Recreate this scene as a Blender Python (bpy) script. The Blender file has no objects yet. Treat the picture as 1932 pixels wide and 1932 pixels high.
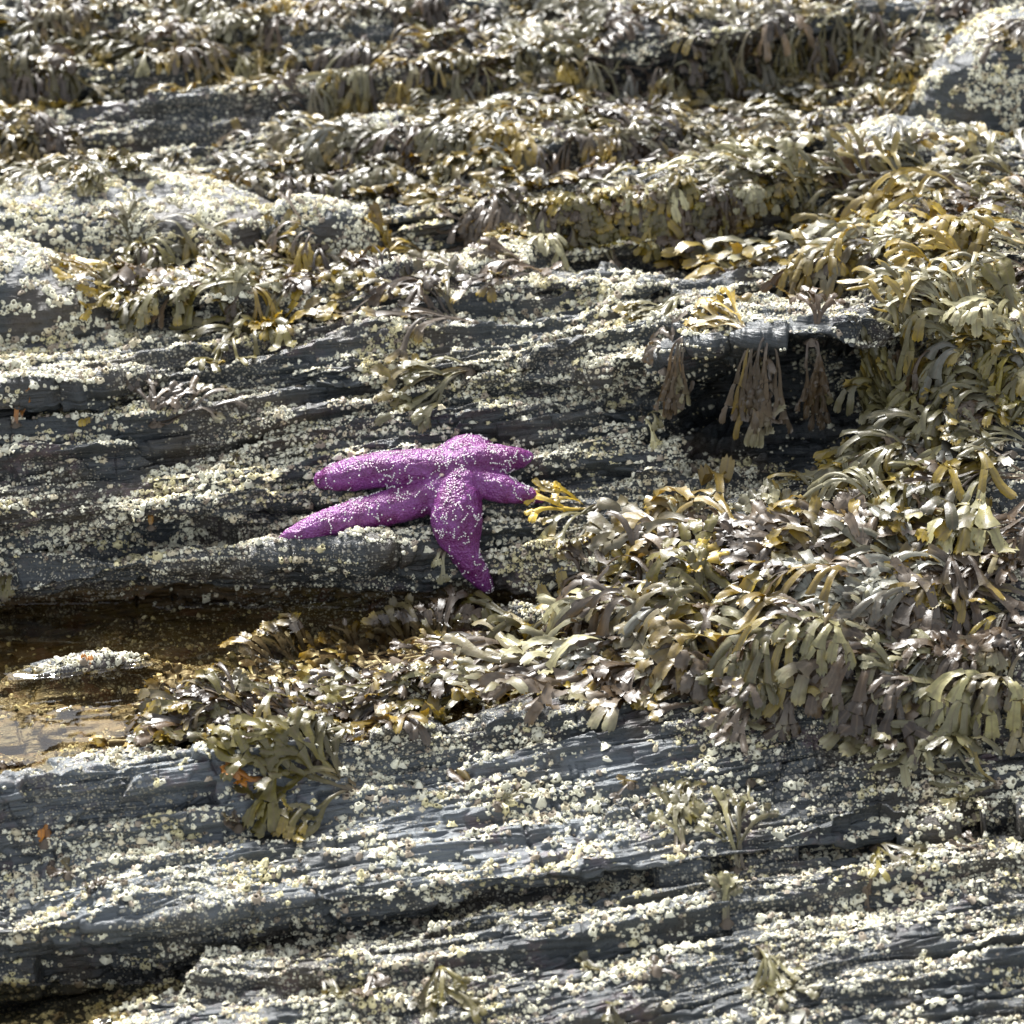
import bpy, math, random
import numpy as np
from mathutils import Vector, kdtree
R = math.radians
SC = bpy.context.scene
COL = SC.collection
rng = np.random.default_rng(7)
random.seed(7)

# ------------------------------------------------------------------ camera, sky, sun, exposure
CAM = np.array([0.0, -2.72, 1.27])
FWD = -CAM / np.linalg.norm(CAM)
RGT = np.array([1.0, 0, 0])
UP = np.cross(RGT, FWD)
TH = math.tan(R(10.0))
cd = bpy.data.cameras.new('camera'); cam = bpy.data.objects.new('camera', cd); COL.objects.link(cam)
cam.location = CAM
cam.rotation_euler = Vector(FWD).to_track_quat('-Z', 'Y').to_euler()
cd.sensor_width = 36; cd.lens = 18 / TH
cd.clip_start = 0.05; cd.clip_end = 500
cd.dof.use_dof = True; cd.dof.focus_distance = 2.95; cd.dof.aperture_fstop = 6.5
SC.camera = cam
SUN_EL, SUN_AZ = 50, -22          # azimuth measured from +Y (behind the rocks) towards +X
w = bpy.data.worlds.new('World'); SC.world = w; w.use_nodes = True
nt = w.node_tree; sky = nt.nodes.new('ShaderNodeTexSky'); sky.sky_type = 'NISHITA'; sky.sun_disc = False
sky.sun_elevation = R(SUN_EL); sky.sun_rotation = R(SUN_AZ); sky.dust_density = 1.3; sky.air_density = 1.0
hs = nt.nodes.new('ShaderNodeHueSaturation'); hs.inputs['Saturation'].default_value = .30     # thin high cloud greys the blue
nt.links.new(sky.outputs[0], hs.inputs['Color']); nt.links.new(hs.outputs[0], nt.nodes['Background'].inputs[0]); nt.nodes['Background'].inputs[1].default_value = 0.125
sd = bpy.data.lights.new('sun', 'SUN'); sun = bpy.data.objects.new('sun', sd); COL.objects.link(sun)
sd.energy = 4.4; sd.angle = R(14.0); sd.color = (1, .985, .955)
sdir = Vector((math.sin(R(SUN_AZ)) * math.cos(R(SUN_EL)), math.cos(R(SUN_AZ)) * math.cos(R(SUN_EL)), math.sin(R(SUN_EL))))
sun.rotation_euler = sdir.to_track_quat('Z', 'Y').to_euler()
SC.view_settings.view_transform = 'Standard'; SC.view_settings.look = 'None'
SC.view_settings.exposure = 1.32; SC.view_settings.gamma = 1
SC.render.engine = 'CYCLES'
SC.cycles.max_bounces = 6; SC.cycles.transparent_max_bounces = 12
SC.cycles.caustics_reflective = False; SC.cycles.caustics_refractive = False

# ------------------------------------------------------------------ helpers
def ray(u, v):
    u = np.asarray(u, float); v = np.asarray(v, float)
    d = FWD + ((u - 966) / 966 * TH)[..., None] * RGT - ((v - 966) / 966 * TH)[..., None] * UP
    return d
def unproject(u, v, z):
    d = ray(u, v); t = (np.asarray(z) - CAM[2]) / d[..., 2]
    return CAM + d * t[..., None]
def project(p):
    q = p - CAM; w_ = q @ FWD
    return 966 + q @ RGT / w_ / TH * 966, 966 - q @ UP / w_ / TH * 966, w_

_perm = np.random.default_rng(3).permutation(4096)
_perm = np.concatenate([_perm, _perm])
_grad = np.random.default_rng(5).normal(size=(4096, 3)); _grad /= np.linalg.norm(_grad, axis=1)[:, None]
_grad = _grad.astype(np.float32)
def noise3(p):
    p = np.asarray(p, np.float32)
    i = np.floor(p).astype(np.int64); f = p - i
    u = f * f * f * (f * (f * 6 - 15) + 10)
    out = 0
    for dx in (0, 1):
        for dy in (0, 1):
            for dz in (0, 1):
                h = _perm[(_perm[(_perm[(i[:, 0] + dx) & 4095] + i[:, 1] + dy) & 4095] + i[:, 2] + dz) & 4095]
                g = _grad[h]
                d = g[:, 0] * (f[:, 0] - dx) + g[:, 1] * (f[:, 1] - dy) + g[:, 2] * (f[:, 2] - dz)
                wx = u[:, 0] if dx else 1 - u[:, 0]
                wy = u[:, 1] if dy else 1 - u[:, 1]
                wz = u[:, 2] if dz else 1 - u[:, 2]
                out = out + d * wx * wy * wz
    return out * 1.6
def sstep(a, b, x):
    t = np.clip((x - a) / (b - a), 0, 1); return t * t * (3 - 2 * t)
def terrace(x, k=0.25):
    i = np.floor(x); f = x - i
    return i + sstep(0.5 - k, 0.5 + k, f)

def mesh_from(name, verts, faces, mat=None, smooth=True, col=None, uv=None):
    me = bpy.data.meshes.new(name)
    verts = np.asarray(verts, np.float32)
    me.vertices.add(len(verts)); me.vertices.foreach_set('co', verts.ravel())
    faces = np.asarray(faces, np.int32); n, k = faces.shape
    me.loops.add(n * k); me.loops.foreach_set('vertex_index', faces.ravel())
    me.polygons.add(n)
    me.polygons.foreach_set('loop_start', np.arange(0, n * k, k, dtype=np.int32))
    me.polygons.foreach_set('loop_total', np.full(n, k, np.int32))
    me.update(calc_edges=True)
    if smooth: me.polygons.foreach_set('use_smooth', np.ones(n, bool))
    if col is not None:
        a = me.color_attributes.new('tint', 'FLOAT_COLOR', 'POINT')
        c = np.ones((len(verts), 4), np.float32); c[:, :col.shape[1]] = col
        a.data.foreach_set('color', c.ravel())
    if uv is not None:
        a = me.attributes.new('along', 'FLOAT_VECTOR', 'POINT')
        a.data.foreach_set('vector', np.asarray(uv, np.float32).ravel())
    if mat: me.materials.append(mat)
    return me
def link(name, me, parent=None, **props):
    o = bpy.data.objects.new(name, me); COL.objects.link(o)
    if parent: o.parent = parent
    for k, v in props.items(): o[k] = v
    return o

class NT:
    """small wrapper for building node trees"""
    def __init__(s, name):
        s.m = bpy.data.materials.new(name); s.m.use_nodes = True; s.t = s.m.node_tree
        s.b = s.t.nodes['Principled BSDF']; s.out = s.t.nodes['Material Output']
    def n(s, kind, **kw):
        o = s.t.nodes.new(kind)
        for k, v in kw.items():
            if k.startswith('i_'):
                key = k[2:]; key = int(key) if key.isdigit() else key
                s.set(o.inputs[key], v)
            else: setattr(o, k, v)
        return o
    def set(s, inp, v):
        if isinstance(v, bpy.types.NodeSocket): s.t.links.new(v, inp)
        else: inp.default_value = v
    def mix(s, f, a, b, mode='MIX'):
        o = s.t.nodes.new('ShaderNodeMix'); o.data_type = 'RGBA'; o.blend_type = mode
        s.set(o.inputs[0], f); s.set(o.inputs[6], a); s.set(o.inputs[7], b); return o.outputs[2]
    def math(s, op, a, b=0.0, c=None):
        o = s.t.nodes.new('ShaderNodeMath'); o.operation = op
        s.set(o.inputs[0], a); s.set(o.inputs[1], b)
        if c is not None: s.set(o.inputs[2], c)
        return o.outputs[0]
    def ramp(s, x, a, b, lo=0.0, hi=1.0):
        o = s.t.nodes.new('ShaderNodeMapRange'); o.interpolation_type = 'SMOOTHSTEP'
        s.set(o.inputs[0], x); o.inputs[1].default_value = a; o.inputs[2].default_value = b
        o.inputs[3].default_value = lo; o.inputs[4].default_value = hi; return o.outputs[0]
    def noise(s, vec, scale, detail=4, rough=.55):
        o = s.n('ShaderNodeTexNoise', i_Scale=scale, i_Detail=detail, i_Roughness=rough); s.set(o.inputs['Vector'], vec); return o.outputs[0]
def c4(r, g, b): return (r, g, b, 1)

# ------------------------------------------------------------------ materials
def rock_material():
    N = NT('wet_slate')
    tc = N.n('ShaderNodeTexCoord').outputs['Object']
    mp = N.n('ShaderNodeMapping'); N.set(mp.inputs[0], tc)
    mp.inputs['Rotation'].default_value = (R(-28), R(6), R(-9)); mp.inputs['Scale'].default_value = (5, 30, 190)
    bed = N.noise(mp.outputs[0], 1.0, 6, .6)
    mp2 = N.n('ShaderNodeMapping'); N.set(mp2.inputs[0], tc)
    mp2.inputs['Rotation'].default_value = (R(-28), R(6), R(-9)); mp2.inputs['Scale'].default_value = (12, 60, 520)
    bed2 = N.noise(mp2.outputs[0], 1.0, 5, .65)
    big = N.noise(tc, 9, 5); fine = N.noise(tc, 260, 5, .7)
    col = N.mix(N.ramp(bed, .3, .7), c4(.015, .018, .020), c4(.048, .056, .060))
    col = N.mix(N.ramp(bed2, .35, .8, 0, .6), col, c4(.075, .088, .095))
    col = N.mix(N.ramp(big, .46, .66, 0, .7), col, c4(.062, .047, .030))
    col = N.mix(N.ramp(fine, .5, .75, 0, .5), col, c4(.10, .09, .07))
    col = N.mix(N.math('MULTIPLY', N.math('MULTIPLY', N.n('ShaderNodeAttribute', attribute_name='tint').outputs['Alpha'], N.ramp(N.noise(tc, 14, 4), .32, .56, .15, .95)), N.ramp(bed, .25, .6, .45, 1)), col, c4(.125, .142, .155))  # dry slate tone on the slab, painted paler to stand in for sky glare
    at = N.n('ShaderNodeAttribute', attribute_name='tint').outputs['Color']
    sp = N.n('ShaderNodeSeparateColor'); N.set(sp.inputs[0], at)
    wet, mauve, spat = sp.outputs[0], sp.outputs[1], sp.outputs[2]
    mnoise = N.noise(tc, 38, 6, .65)
    col = N.mix(N.math('MULTIPLY', N.ramp(mnoise, .50, .66, 0, .55), mauve), col, c4(.15, .095, .10))
    # brown algal film, rust and ochre below the water line
    a1 = N.noise(mp.outputs[0], .8, 6, .7); a2 = N.noise(tc, 22, 5, .7)
    alg = N.mix(N.ramp(a1, .38, .66), c4(.035, .024, .010), c4(.13, .082, .030))
    alg = N.mix(N.ramp(a2, .5, .66, 0, .8), alg, c4(.12, .085, .013))
    alg = N.mix(N.ramp(N.noise(tc, 31, 4), .56, .66, 0, .7), alg, c4(.13, .06, .03))
    col = N.mix(wet, col, alg)
    # spat: tiny young barnacles crusting the rock
    vo = N.n('ShaderNodeTexVoronoi', i_Scale=310, i_Randomness=.95); N.set(vo.inputs['Vector'], tc)
    vo2 = N.n('ShaderNodeTexVoronoi', i_Scale=170, i_Randomness=1.0); N.set(vo2.inputs['Vector'], tc)
    spn = N.noise(tc, 26, 4, .7)
    dens = N.ramp(N.math('ADD', N.math('MULTIPLY', spat, .55), spn), .62, .98)
    sc_ = N.n('ShaderNodeSeparateColor'); N.set(sc_.inputs[0], vo.outputs['Color'])
    on = N.ramp(N.math('SUBTRACT', dens, sc_.outputs[0]), -.05, .05)
    dot = N.math('MULTIPLY', N.ramp(vo.outputs['Distance'], .22, .42, 1, 0), on)
    sc2 = N.n('ShaderNodeSeparateColor'); N.set(sc2.inputs[0], vo2.outputs['Color'])
    on2 = N.ramp(N.math('SUBTRACT', N.math('MULTIPLY', dens, .7), sc2.outputs[1]), -.05, .05)
    dot2 = N.math('MULTIPLY', N.ramp(vo2.outputs['Distance'], .22, .45, 1, 0), on2)
    dots = N.math('MAXIMUM', dot, dot2)
    col = N.mix(N.math('MULTIPLY', dots, .85), col, N.mix(sc_.outputs[1], c4(.30, .27, .20), c4(.52, .50, .42)))
    N.set(N.b.inputs['Base Color'], col)
    ro = N.ramp(fine, .3, .8, .24, .54)
    ro = N.math('MAXIMUM', ro, N.math('MULTIPLY', dots, .7))
    N.set(N.b.inputs['Roughness'], ro)
    N.b.inputs['Specular IOR Level'].default_value = .5
    h = N.math('ADD', N.math('MULTIPLY', bed, 1.2), N.math('MULTIPLY', bed2, .6))
    h = N.math('ADD', h, N.math('MULTIPLY', fine, .5))
    h = N.math('ADD', h, N.math('MULTIPLY', dots, .55))
    bp = N.n('ShaderNodeBump', i_Strength=.85, i_Distance=.003); N.set(bp.inputs['Height'], h)
    N.set(N.b.inputs['Normal'], bp.outputs[0])
    return N.m
ROCK = rock_material()

def water_material():
    N = NT('tide_pool_water')
    tr = N.n('ShaderNodeBsdfTransparent'); tr.inputs[0].default_value = c4(.86, .79, .60)
    gl = N.n('ShaderNodeBsdfGlossy'); gl.inputs['Roughness'].default_value = .02; gl.inputs['Color'].default_value = c4(1, 1, 1)
    fr = N.n('ShaderNodeFresnel', i_IOR=1.333)
    tc = N.n('ShaderNodeTexCoord').outputs['Object']
    bp = N.n('ShaderNodeBump', i_Strength=.12, i_Distance=.004); N.set(bp.inputs['Height'], N.noise(tc, 28, 2))
    N.set(gl.inputs['Normal'], bp.outputs[0]); N.set(fr.inputs['Normal'], bp.outputs[0])
    mx = N.n('ShaderNodeMixShader'); N.set(mx.inputs[0], fr.outputs[0]); N.set(mx.inputs[1], tr.outputs[0]); N.set(mx.inputs[2], gl.outputs[0])
    N.set(N.out.inputs[0], mx.outputs[0]); return N.m
WATER = water_material()

# ------------------------------------------------------------------ bedrock shelf
# ledge lines from near to far: (column, row, height) nodes
C7 = [0, 320, 640, 960, 1280, 1600, 1932]
def L(*vz): return [(c, v, z) for c, (v, z) in zip(C7, vz)]
LINES = [
 L(*[(2500, -.27)] * 7),
 L((2060, -.25), (1990, -.25), (1930, -.238), (1930, -.232), (1930, -.23), (1930, -.23), (1930, -.225)),
 L((1945, -.25), (1862, -.245), (1785, -.215), (1710, -.20), (1650, -.185), (1600, -.17), (1545, -.155)),
 L((1905, -.295), (1845, -.29), (1772, -.26), (1706, -.225), (1649, -.195), (1598, -.178), (1543, -.163)),
 L((1880, -.295), (1828, -.29), (1762, -.26), (1702, -.225), (1647, -.195), (1596, -.178), (1541, -.163)),
 L((1760, -.205), (1735, -.198), (1690, -.19), (1655, -.18), (1625, -.17), (1580, -.16), (1525, -.15)),
 L((1620, -.180), (1590, -.17), (1540, -.16), (1500, -.15), (1480, -.145), (1480, -.14), (1450, -.135)),
 L((1475, -.116), (1432, -.112), (1395, -.110), (1350, -.110), (1345, -.11), (1400, -.115), (1400, -.11)),
 L((1420, -.155), (1370, -.155), (1330, -.15), (1300, -.135), (1285, -.10), (1330, -.085), (1300, -.07)),
 L((1190, -.165), (1160, -.165), (1135, -.165), (1135, -.15), (1150, -.06), (1150, -.03), (1130, -.02)),
 L((1165, -.165), (1135, -.16), (1112, -.155), (1110, -.145), (1090, -.05), (1080, -.015), (1060, 0)),
 L((1078, -.085), (1058, -.077), (1045, -.072), (1050, -.085), (1020, -.03), (1000, 0), (980, .02)),
 L((1045, -.092), (1020, -.090), (1012, -.078), (1000, -.06), (960, -.02), (950, .01), (930, .03)),
 [(0, 985, -.042), (180, 965, -.034), (230, 960, -.026), (480, 950, -.034), (560, 935, -.045), (640, 925, -.03), (960, 930, -.035), (1280, 895, -.01), (1400, 905, .0), (1600, 905, .02), (1932, 890, .045)],
 [(0, 835, .015), (180, 830, .018), (250, 800, .03), (320, 800, .03), (640, 765, .035), (960, 765, .035), (1275, 785, .035), (1310, 855, -.01), (1500, 878, -.015), (1650, 870, .0), (1932, 840, .06)],
 [(0, 810, .015), (250, 780, .03), (640, 735, .042), (960, 735, .045), (1275, 765, .035), (1310, 846, -.01), (1500, 868, -.015), (1650, 858, .0), (1932, 800, .065)],
 [(0, 785, .033), (250, 757, .04), (640, 722, .049), (960, 708, .057), (1225, 735, .055), (1290, 755, .03), (1375, 770, -.006), (1500, 768, -.008), (1670, 765, .0), (1740, 780, .06), (1932, 770, .08)],
 [(0, 757, .052), (250, 738, .05), (640, 706, .057), (960, 684, .068), (1225, 705, .075), (1290, 688, .072), (1375, 664, .062), (1500, 655, .068), (1670, 662, .068), (1740, 740, .09), (1932, 735, .095)],
 [(0, 730, .070), (200, 722, .071), (320, 700, .062), (640, 690, .065), (960, 660, .08), (1250, 685, .085), (1290, 655, .125), (1420, 632, .155), (1600, 640, .160), (1700, 645, .15), (1932, 700, .11)],
 L((690, .062), (665, .068), (640, .078), (600, .09), (610, .11), (610, .14), (620, .14)),
 L((600, .07), (622, .075), (600, .085), (570, .097), (580, .10), (580, .125), (580, .14)),
 L((560, .105), (565, .108), (575, .105), (525, .128), (548, .125), (520, .15), (500, .18)),
 L((510, .10), (515, .10), (525, .10), (508, .12), (528, .11), (490, .14), (450, .18)),
 L((480, .09), (480, .09), (485, .09), (495, .09), (505, .088), (440, .12), (380, .17)),
 L((430, .12), (425, .12), (410, .13), (385, .155), (355, .17), (335, .17), (300, .18)),
 L((335, .11), (345, .11), (350, .12), (335, .15), (322, .145), (310, .14), (285, .17)),
 L((270, .135), (255, .145), (275, .155), (250, .18), (270, .17), (260, .17), (245, .18)),
 L((215, .13), (185, .175), (215, .155), (215, .16), (220, .15), (225, .15), (225, .175)),
 L((150, .18), (160, .18), (140, .19), (150, .19), (160, .17), (160, .18), (140, .20)),
 L((60, .22), (70, .22), (60, .23), (60, .22), (62, .255), (60, .24), (50, .25)),
 L(*[(-30, .25)] * 7),
 L(*[(-190, .27)] * 7),
]
US = np.concatenate([np.linspace(-900, -120, 40), np.linspace(-115, 2047, 1330), np.linspace(2052, 2832, 40)])
NU = len(US)
def line_pts(k, ln):
    a = np.array(ln, float)
    v = np.interp(US, a[:, 0], a[:, 1]); z = np.interp(US, a[:, 0], a[:, 2])
    # soften the nodes, then break the edge up like snapped rock
    ker = np.hanning(61); ker /= ker.sum()
    v = np.convolve(np.pad(v, 30, mode='edge'), ker, 'valid'); z = np.convolve(np.pad(z, 30, mode='edge'), ker, 'valid')
    q = np.stack([US / 150, np.full(NU, k * 7.3 + .37), np.zeros(NU)], 1)
    r = np.random.default_rng(100 + k)
    v = v + 5 * noise3(q) + 2.2 * noise3(q * [4.5, 1, 1])
    P = unproject(US, v, z)
    # small block offsets along the edge
    br = np.sort(r.uniform(US[0], US[-1], 46)); off = r.normal(0, .0022, 47)
    o = off[np.searchsorted(br, US)]; o = np.convolve(np.pad(o, 15, mode='edge'), np.hanning(31) / np.hanning(31).sum(), 'valid')
    P[:, 1] += o
    return P
PL = [line_pts(k, l) for k, l in enumerate(LINES)]
far = PL[-1].copy(); far[:, 1] += 6 * np.linspace(.7, 1.0, NU); far[:, 2] += 1.2; PL.append(far)  # unseen rows, raised into an added slope that blocks the low sky
far2 = far.copy(); far2[:, 0] *= 12; far2[:, 1] += 60; far2[:, 2] += 17; PL.append(far2)
rows = []
for k in range(len(PL) - 1):
    _, va, _ = project(PL[k]); _, vb, _ = project(PL[k + 1])
    if k == 0: n = 60
    elif k >= len(PL) - 4: n = 70 if k == len(PL) - 4 else 25
    else: n = int(np.clip(np.percentile(np.abs(va - vb), 90) / 1.35, 14, 400))
    t = np.arange(n) / n
    rows.append(PL[k][None] * (1 - t)[:, None, None] + PL[k + 1][None] * t[:, None, None])
G = np.concatenate(rows + [PL[-1][None]], 0)
NR = G.shape[0]
core = slice(0, NR - 30)
for it in range(2):                                      # round the corners slightly
    Gp = np.concatenate([G[:2], G, G[-2:]], 0)
    G2 = (Gp[:-4] + 2 * Gp[1:-3] + 3 * Gp[2:-2] + 2 * Gp[3:-1] + Gp[4:]) / 9
    G[2:-28] = G2[2:-28]
def normals(G):
    du = np.gradient(G, axis=1); dv = np.gradient(G, axis=0)
    n = np.cross(du, dv); n /= np.linalg.norm(n, axis=2)[..., None] + 1e-12; return n
Nm = normals(G)
# smooth the macro normal a little
for it in range(4):
    Nm[1:-1] = (Nm[:-2] + Nm[1:-1] * 2 + Nm[2:]) / 4
Nm /= np.linalg.norm(Nm, axis=2)[..., None]
P = G.reshape(-1, 3); Nf = Nm.reshape(-1, 3)
e1 = np.array([.972, .225, .05]); e1 /= np.linalg.norm(e1)
en = np.array([-.14, .36, .92]); en -= e1 * (en @ e1); en /= np.linalg.norm(en)
e2 = np.cross(en, e1)
A, B, Cn = P @ e1, P @ e2, P @ en
q = np.stack([A, B, Cn], 1)
upf = np.clip(Nf[:, 2], 0, 1)
# broad swells, bedding steps, fractured chips
broad = noise3(q * [3.2, 5, 5]) * .012 + noise3(q * [9, 14, 14] + 11) * .006
warp = noise3(q * [6, 9, 9] + 31) * .25
bedc = Cn / .011 + 1.5 * noise3(q * [2.2, 5, 6] + 5) + warp
st = np.interp(np.mod(np.floor(bedc), 97), np.arange(97), np.random.default_rng(9).normal(0, 1, 97))
st2 = np.interp(np.mod(np.floor(bedc) + 1, 97), np.arange(97), np.random.default_rng(9).normal(0, 1, 97))
fb = bedc - np.floor(bedc); lay = st + (st2 - st) * sstep(.82, 1.0, fb)
crk = np.interp(np.mod(np.floor(bedc), 97), np.arange(97), (np.random.default_rng(12).random(97) > .5) * 1.0)
crack = -.0055 * crk * np.exp(-((fb - .90) / .07) ** 2) * sstep(-.15, .25, noise3(q * [5, 9, 12] + 77))
layer = lay * np.where(P[:, 1] > -.1, .0062, .0042)
steps = terrace(2.2 * noise3(q * [3.0, 9, 16] + 3) + 1.6 * noise3(q * [7, 26, 40] + 8), .10) * np.where(P[:, 1] > -.1, .0065, .0042)
chips = terrace(2.0 * noise3(q * [20, 55, 110] + 2), .12) * .0024
j1 = noise3(q * [11, 2.5, 4] + 51); j2 = noise3(q * [26, 5, 9] + 63)
joint = -.0050 * np.exp(-(j1 / .020) ** 2) * sstep(.0, .3, noise3(q * [6, 6, 20] + 13)) - .0028 * np.exp(-(j2 / .03) ** 2) * sstep(-.1, .2, noise3(q * [12, 12, 40] + 15))
fineb = noise3(q * [30, 120, 420] + 7) * .0011 + noise3(q * [90, 150, 300] + 1) * .0007
def blocks(thick, wid, amp, seed):
    r = np.random.default_rng(seed); tab = r.normal(0, 1, 4096); sh = r.random(4096)
    cb = Cn / thick + 1.2 * noise3(q * [1.8, 4, 5] + seed); kb = np.floor(cb).astype(int); fb_ = cb - kb
    def row(kb):
        ca = A / wid + 9 * sh[kb & 4095] + .35 * noise3(q * [12, 20, 30] + seed + 2); ka = np.floor(ca).astype(int); fa = ca - ka
        h = lambda k: tab[(k * 73 + kb * 191) & 4095]
        return h(ka) + (h(ka + 1) - h(ka)) * sstep(.95, 1.0, fa)
    return (row(kb) + (row(kb + 1) - row(kb)) * sstep(.84, 1.0, fb_)) * amp
pu, pv, _w = project(P)
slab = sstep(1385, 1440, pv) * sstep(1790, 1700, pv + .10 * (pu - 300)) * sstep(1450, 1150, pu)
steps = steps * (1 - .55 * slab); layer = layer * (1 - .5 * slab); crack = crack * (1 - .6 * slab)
steep = sstep(.97, .80, Nf[:, 2])
disp = broad + layer + crack + joint + steps + chips + fineb + blocks(.021, .13, .0062, 21) * (.35 + .65 * steep) + blocks(.009, .06, .0024, 22)
disp *= np.where(P[:, 1] > 2.5, 3, 1)
P = P + Nf * disp[:, None]
# exposed hump in the pool, red-crusted corner
def bump_px(P, u0, v0, ru, rv, h, z=-.13):
    c = unproject(np.array(u0), np.array(v0), z); sx = ru * .00052; sy = rv * .00052 / math.sin(R(27))
    rr = ((P[:, 0] - c[0]) / sx) ** 2 + ((P[:, 1] - c[1] - .12 * (P[:, 0] - c[0]) * 2) / sy) ** 2
    P[:, 2] += h * np.exp(-rr ** 1.5)
bump_px(P, 165, 1250, 190, 30, .0235)
bump_px(P, 380, 1375, 90, 18, .02)
# outline of rounded rock in the middle left, weed-covered mounds on the right
def mound(P, u0, v0, ru, rv, h, z):
    c = unproject(np.array(u0), np.array(v0), z); d = np.linalg.norm(c - CAM)
    sx = ru * d * TH / 966; sy = rv * d * TH / 966 / abs(c[2] - CAM[2]) * d
    rr = ((P[:, 0] - c[0]) / sx) ** 2 + ((P[:, 1] - c[1]) / sy) ** 2
    P[:, 2] += h * np.exp(-rr)
mound(P, 1850, 780, 150, 110, .035, .06)
mound(P, 1780, 440, 200, 90, .02, .16)
mound(P, 1500, 1330, 110, 60, .022, -.10)
mound(P, 480, 1352, 190, 26, .034, -.13); mound(P, 800, 1300, 200, 34, .034, -.12)
TV = P
TU, TVV, TW = project(TV)
G = TV.reshape(NR, NU, 3); TN = normals(G); TNf = TN.reshape(-1, 3)
ZW, ZW2 = -.128, -.262
x_, y_, z_ = TV.T
wet = sstep(.002, -.004, z_ - ZW) * (y_ < .12) * (y_ > -.85)
shore_x = PL[7][:, 0]; shore_y = PL[7][:, 1]
wet = wet * (y_ > np.interp(x_, shore_x, shore_y) + .004) * (x_ < .12)
crust = sstep(-.1, .5, noise3(TV * 7 + 4)) * .9 + sstep(.05, .0, np.abs(z_ - ZW - .01)) * (y_ < .12) * .4
spat = np.clip(.55 + .9 * noise3(TV * [6, 9, 9] + 40), 0, 1)
hol = sstep(1.15, .8, ((TU - 1490) / 215) ** 2 + ((TVV - 765) / 115) ** 2); spat = spat * (1 - .9 * hol) - .3 * hol; crust = crust * (1 - hol)  # hollow's shade deepened in colour: pale spat and mauve crust masked out
i, j = np.meshgrid(np.arange(NR - 1), np.arange(NU - 1), indexing='ij')
a = (i * NU + j).ravel()
F = np.stack([a, a + 1, a + 1 + NU, a + NU], 1)
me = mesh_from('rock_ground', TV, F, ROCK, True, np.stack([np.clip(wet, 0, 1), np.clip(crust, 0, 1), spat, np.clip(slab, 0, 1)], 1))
link('rock_ground', me, kind='structure')

# height lookup: highest rock in each 3 mm cell
HX0, HY0, HS, HNX, HNY = -1.5, -1.7, .003, 1000, 1500
def build_height(V):
    H = np.full((HNY, HNX), -9.0)
    ix = ((V[:, 0] - HX0) / HS).astype(int); iy = ((V[:, 1] - HY0) / HS).astype(int)
    ok = (ix >= 0) & (ix < HNX) & (iy >= 0) & (iy < HNY)
    np.maximum.at(H, (iy[ok], ix[ok]), V[ok, 2])
    for _ in range(14):
        m = H < -8
        if not m.any(): break
        Hp = np.pad(H, 1, mode='edge'); S = np.stack([Hp[:-2, 1:-1], Hp[2:, 1:-1], Hp[1:-1, :-2], Hp[1:-1, 2:]])
        Wt = S > -8; c = Wt.sum(0); av = np.where(Wt, S, 0).sum(0) / np.maximum(c, 1)
        H = np.where(m & (c > 0), av, H)
    H[H < -8] = 0
    return H
def blur(H, n):
    for _ in range(n):
        Hp = np.pad(H, 1, mode='edge')
        H = (Hp[:-2, 1:-1] + Hp[2:, 1:-1] + Hp[1:-1, :-2] + Hp[1:-1, 2:] + 2 * H) / 6
    return H
HM = build_height(TV)
def hsample(H, x, y):
    fx = np.clip((x - HX0) / HS - .5, 0, HNX - 2); fy = np.clip((y - HY0) / HS - .5, 0, HNY - 2)
    ix = fx.astype(int); iy = fy.astype(int); fx = fx - ix; fy = fy - iy
    return (H[iy, ix] * (1 - fx) + H[iy, ix + 1] * fx) * (1 - fy) + (H[iy + 1, ix] * (1 - fx) + H[iy + 1, ix + 1] * fx) * fy
# nearest visible rock point for a picture position (used to find where things stand)
HB = 3
def hit(u, v):
    u = np.atleast_1d(np.asarray(u, float)); v = np.atleast_1d(np.asarray(v, float))
    d = ray(u, v); t = np.full(len(u), 1.6); done = np.zeros(len(u), bool)
    for _ in range(1500):
        p = CAM + d * t[:, None]
        done |= p[:, 2] <= hsample(HM, p[:, 0], p[:, 1])
        if done.all(): break
        t = np.where(done, t, t + .003)
    return CAM + d * t[:, None]

# ------------------------------------------------------------------ water
def pool(name, poly_uv, z, fence=None):
    u = np.array([p[0] for p in poly_uv]); v = np.array([p[1] for p in poly_uv])
    q = unproject(u, v, z); x0, x1, y0, y1 = q[:, 0].min(), q[:, 0].max(), q[:, 1].min(), q[:, 1].max()
    s = .0022; nx = int((x1 - x0) / s); ny = int((y1 - y0) / s)
    X, Y = np.meshgrid(np.linspace(x0, x1, nx), np.linspace(y0, y1, ny))
    h = hsample(HM, X.ravel(), Y.ravel()); d = z - h
    if fence is not None: d = np.where(X.ravel() > .035, -1, d)
    Z = z + .0022 * np.exp(-np.clip(d, 0, 1) / .004)
    V = np.stack([X.ravel(), Y.ravel(), Z], 1)
    i, j = np.meshgrid(np.arange(ny - 1), np.arange(nx - 1), indexing='ij'); a = (i * nx + j).ravel()
    F = np.stack([a, a + 1, a + 1 + nx, a + nx], 1)
    dd = d.copy()
    if fence is not None: dd[V[:, 1] < np.interp(V[:, 0], fence[0], fence[1])] = -1
    keep = (dd[F] > -.006).any(1)
    F = F[keep]; used, inv = np.unique(F, return_inverse=True); F = inv.reshape(F.shape)
    link(name, mesh_from(name, V[used], F, WATER), kind='structure')
pool('pool_water', [(-300, 1520), (1150, 1080), (1150, 1500), (-300, 1080)], ZW, (shore_x, shore_y))
pool('crevice_water', [(-300, 1960), (820, 1960), (820, 1740), (-300, 1740)], ZW2)

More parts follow.
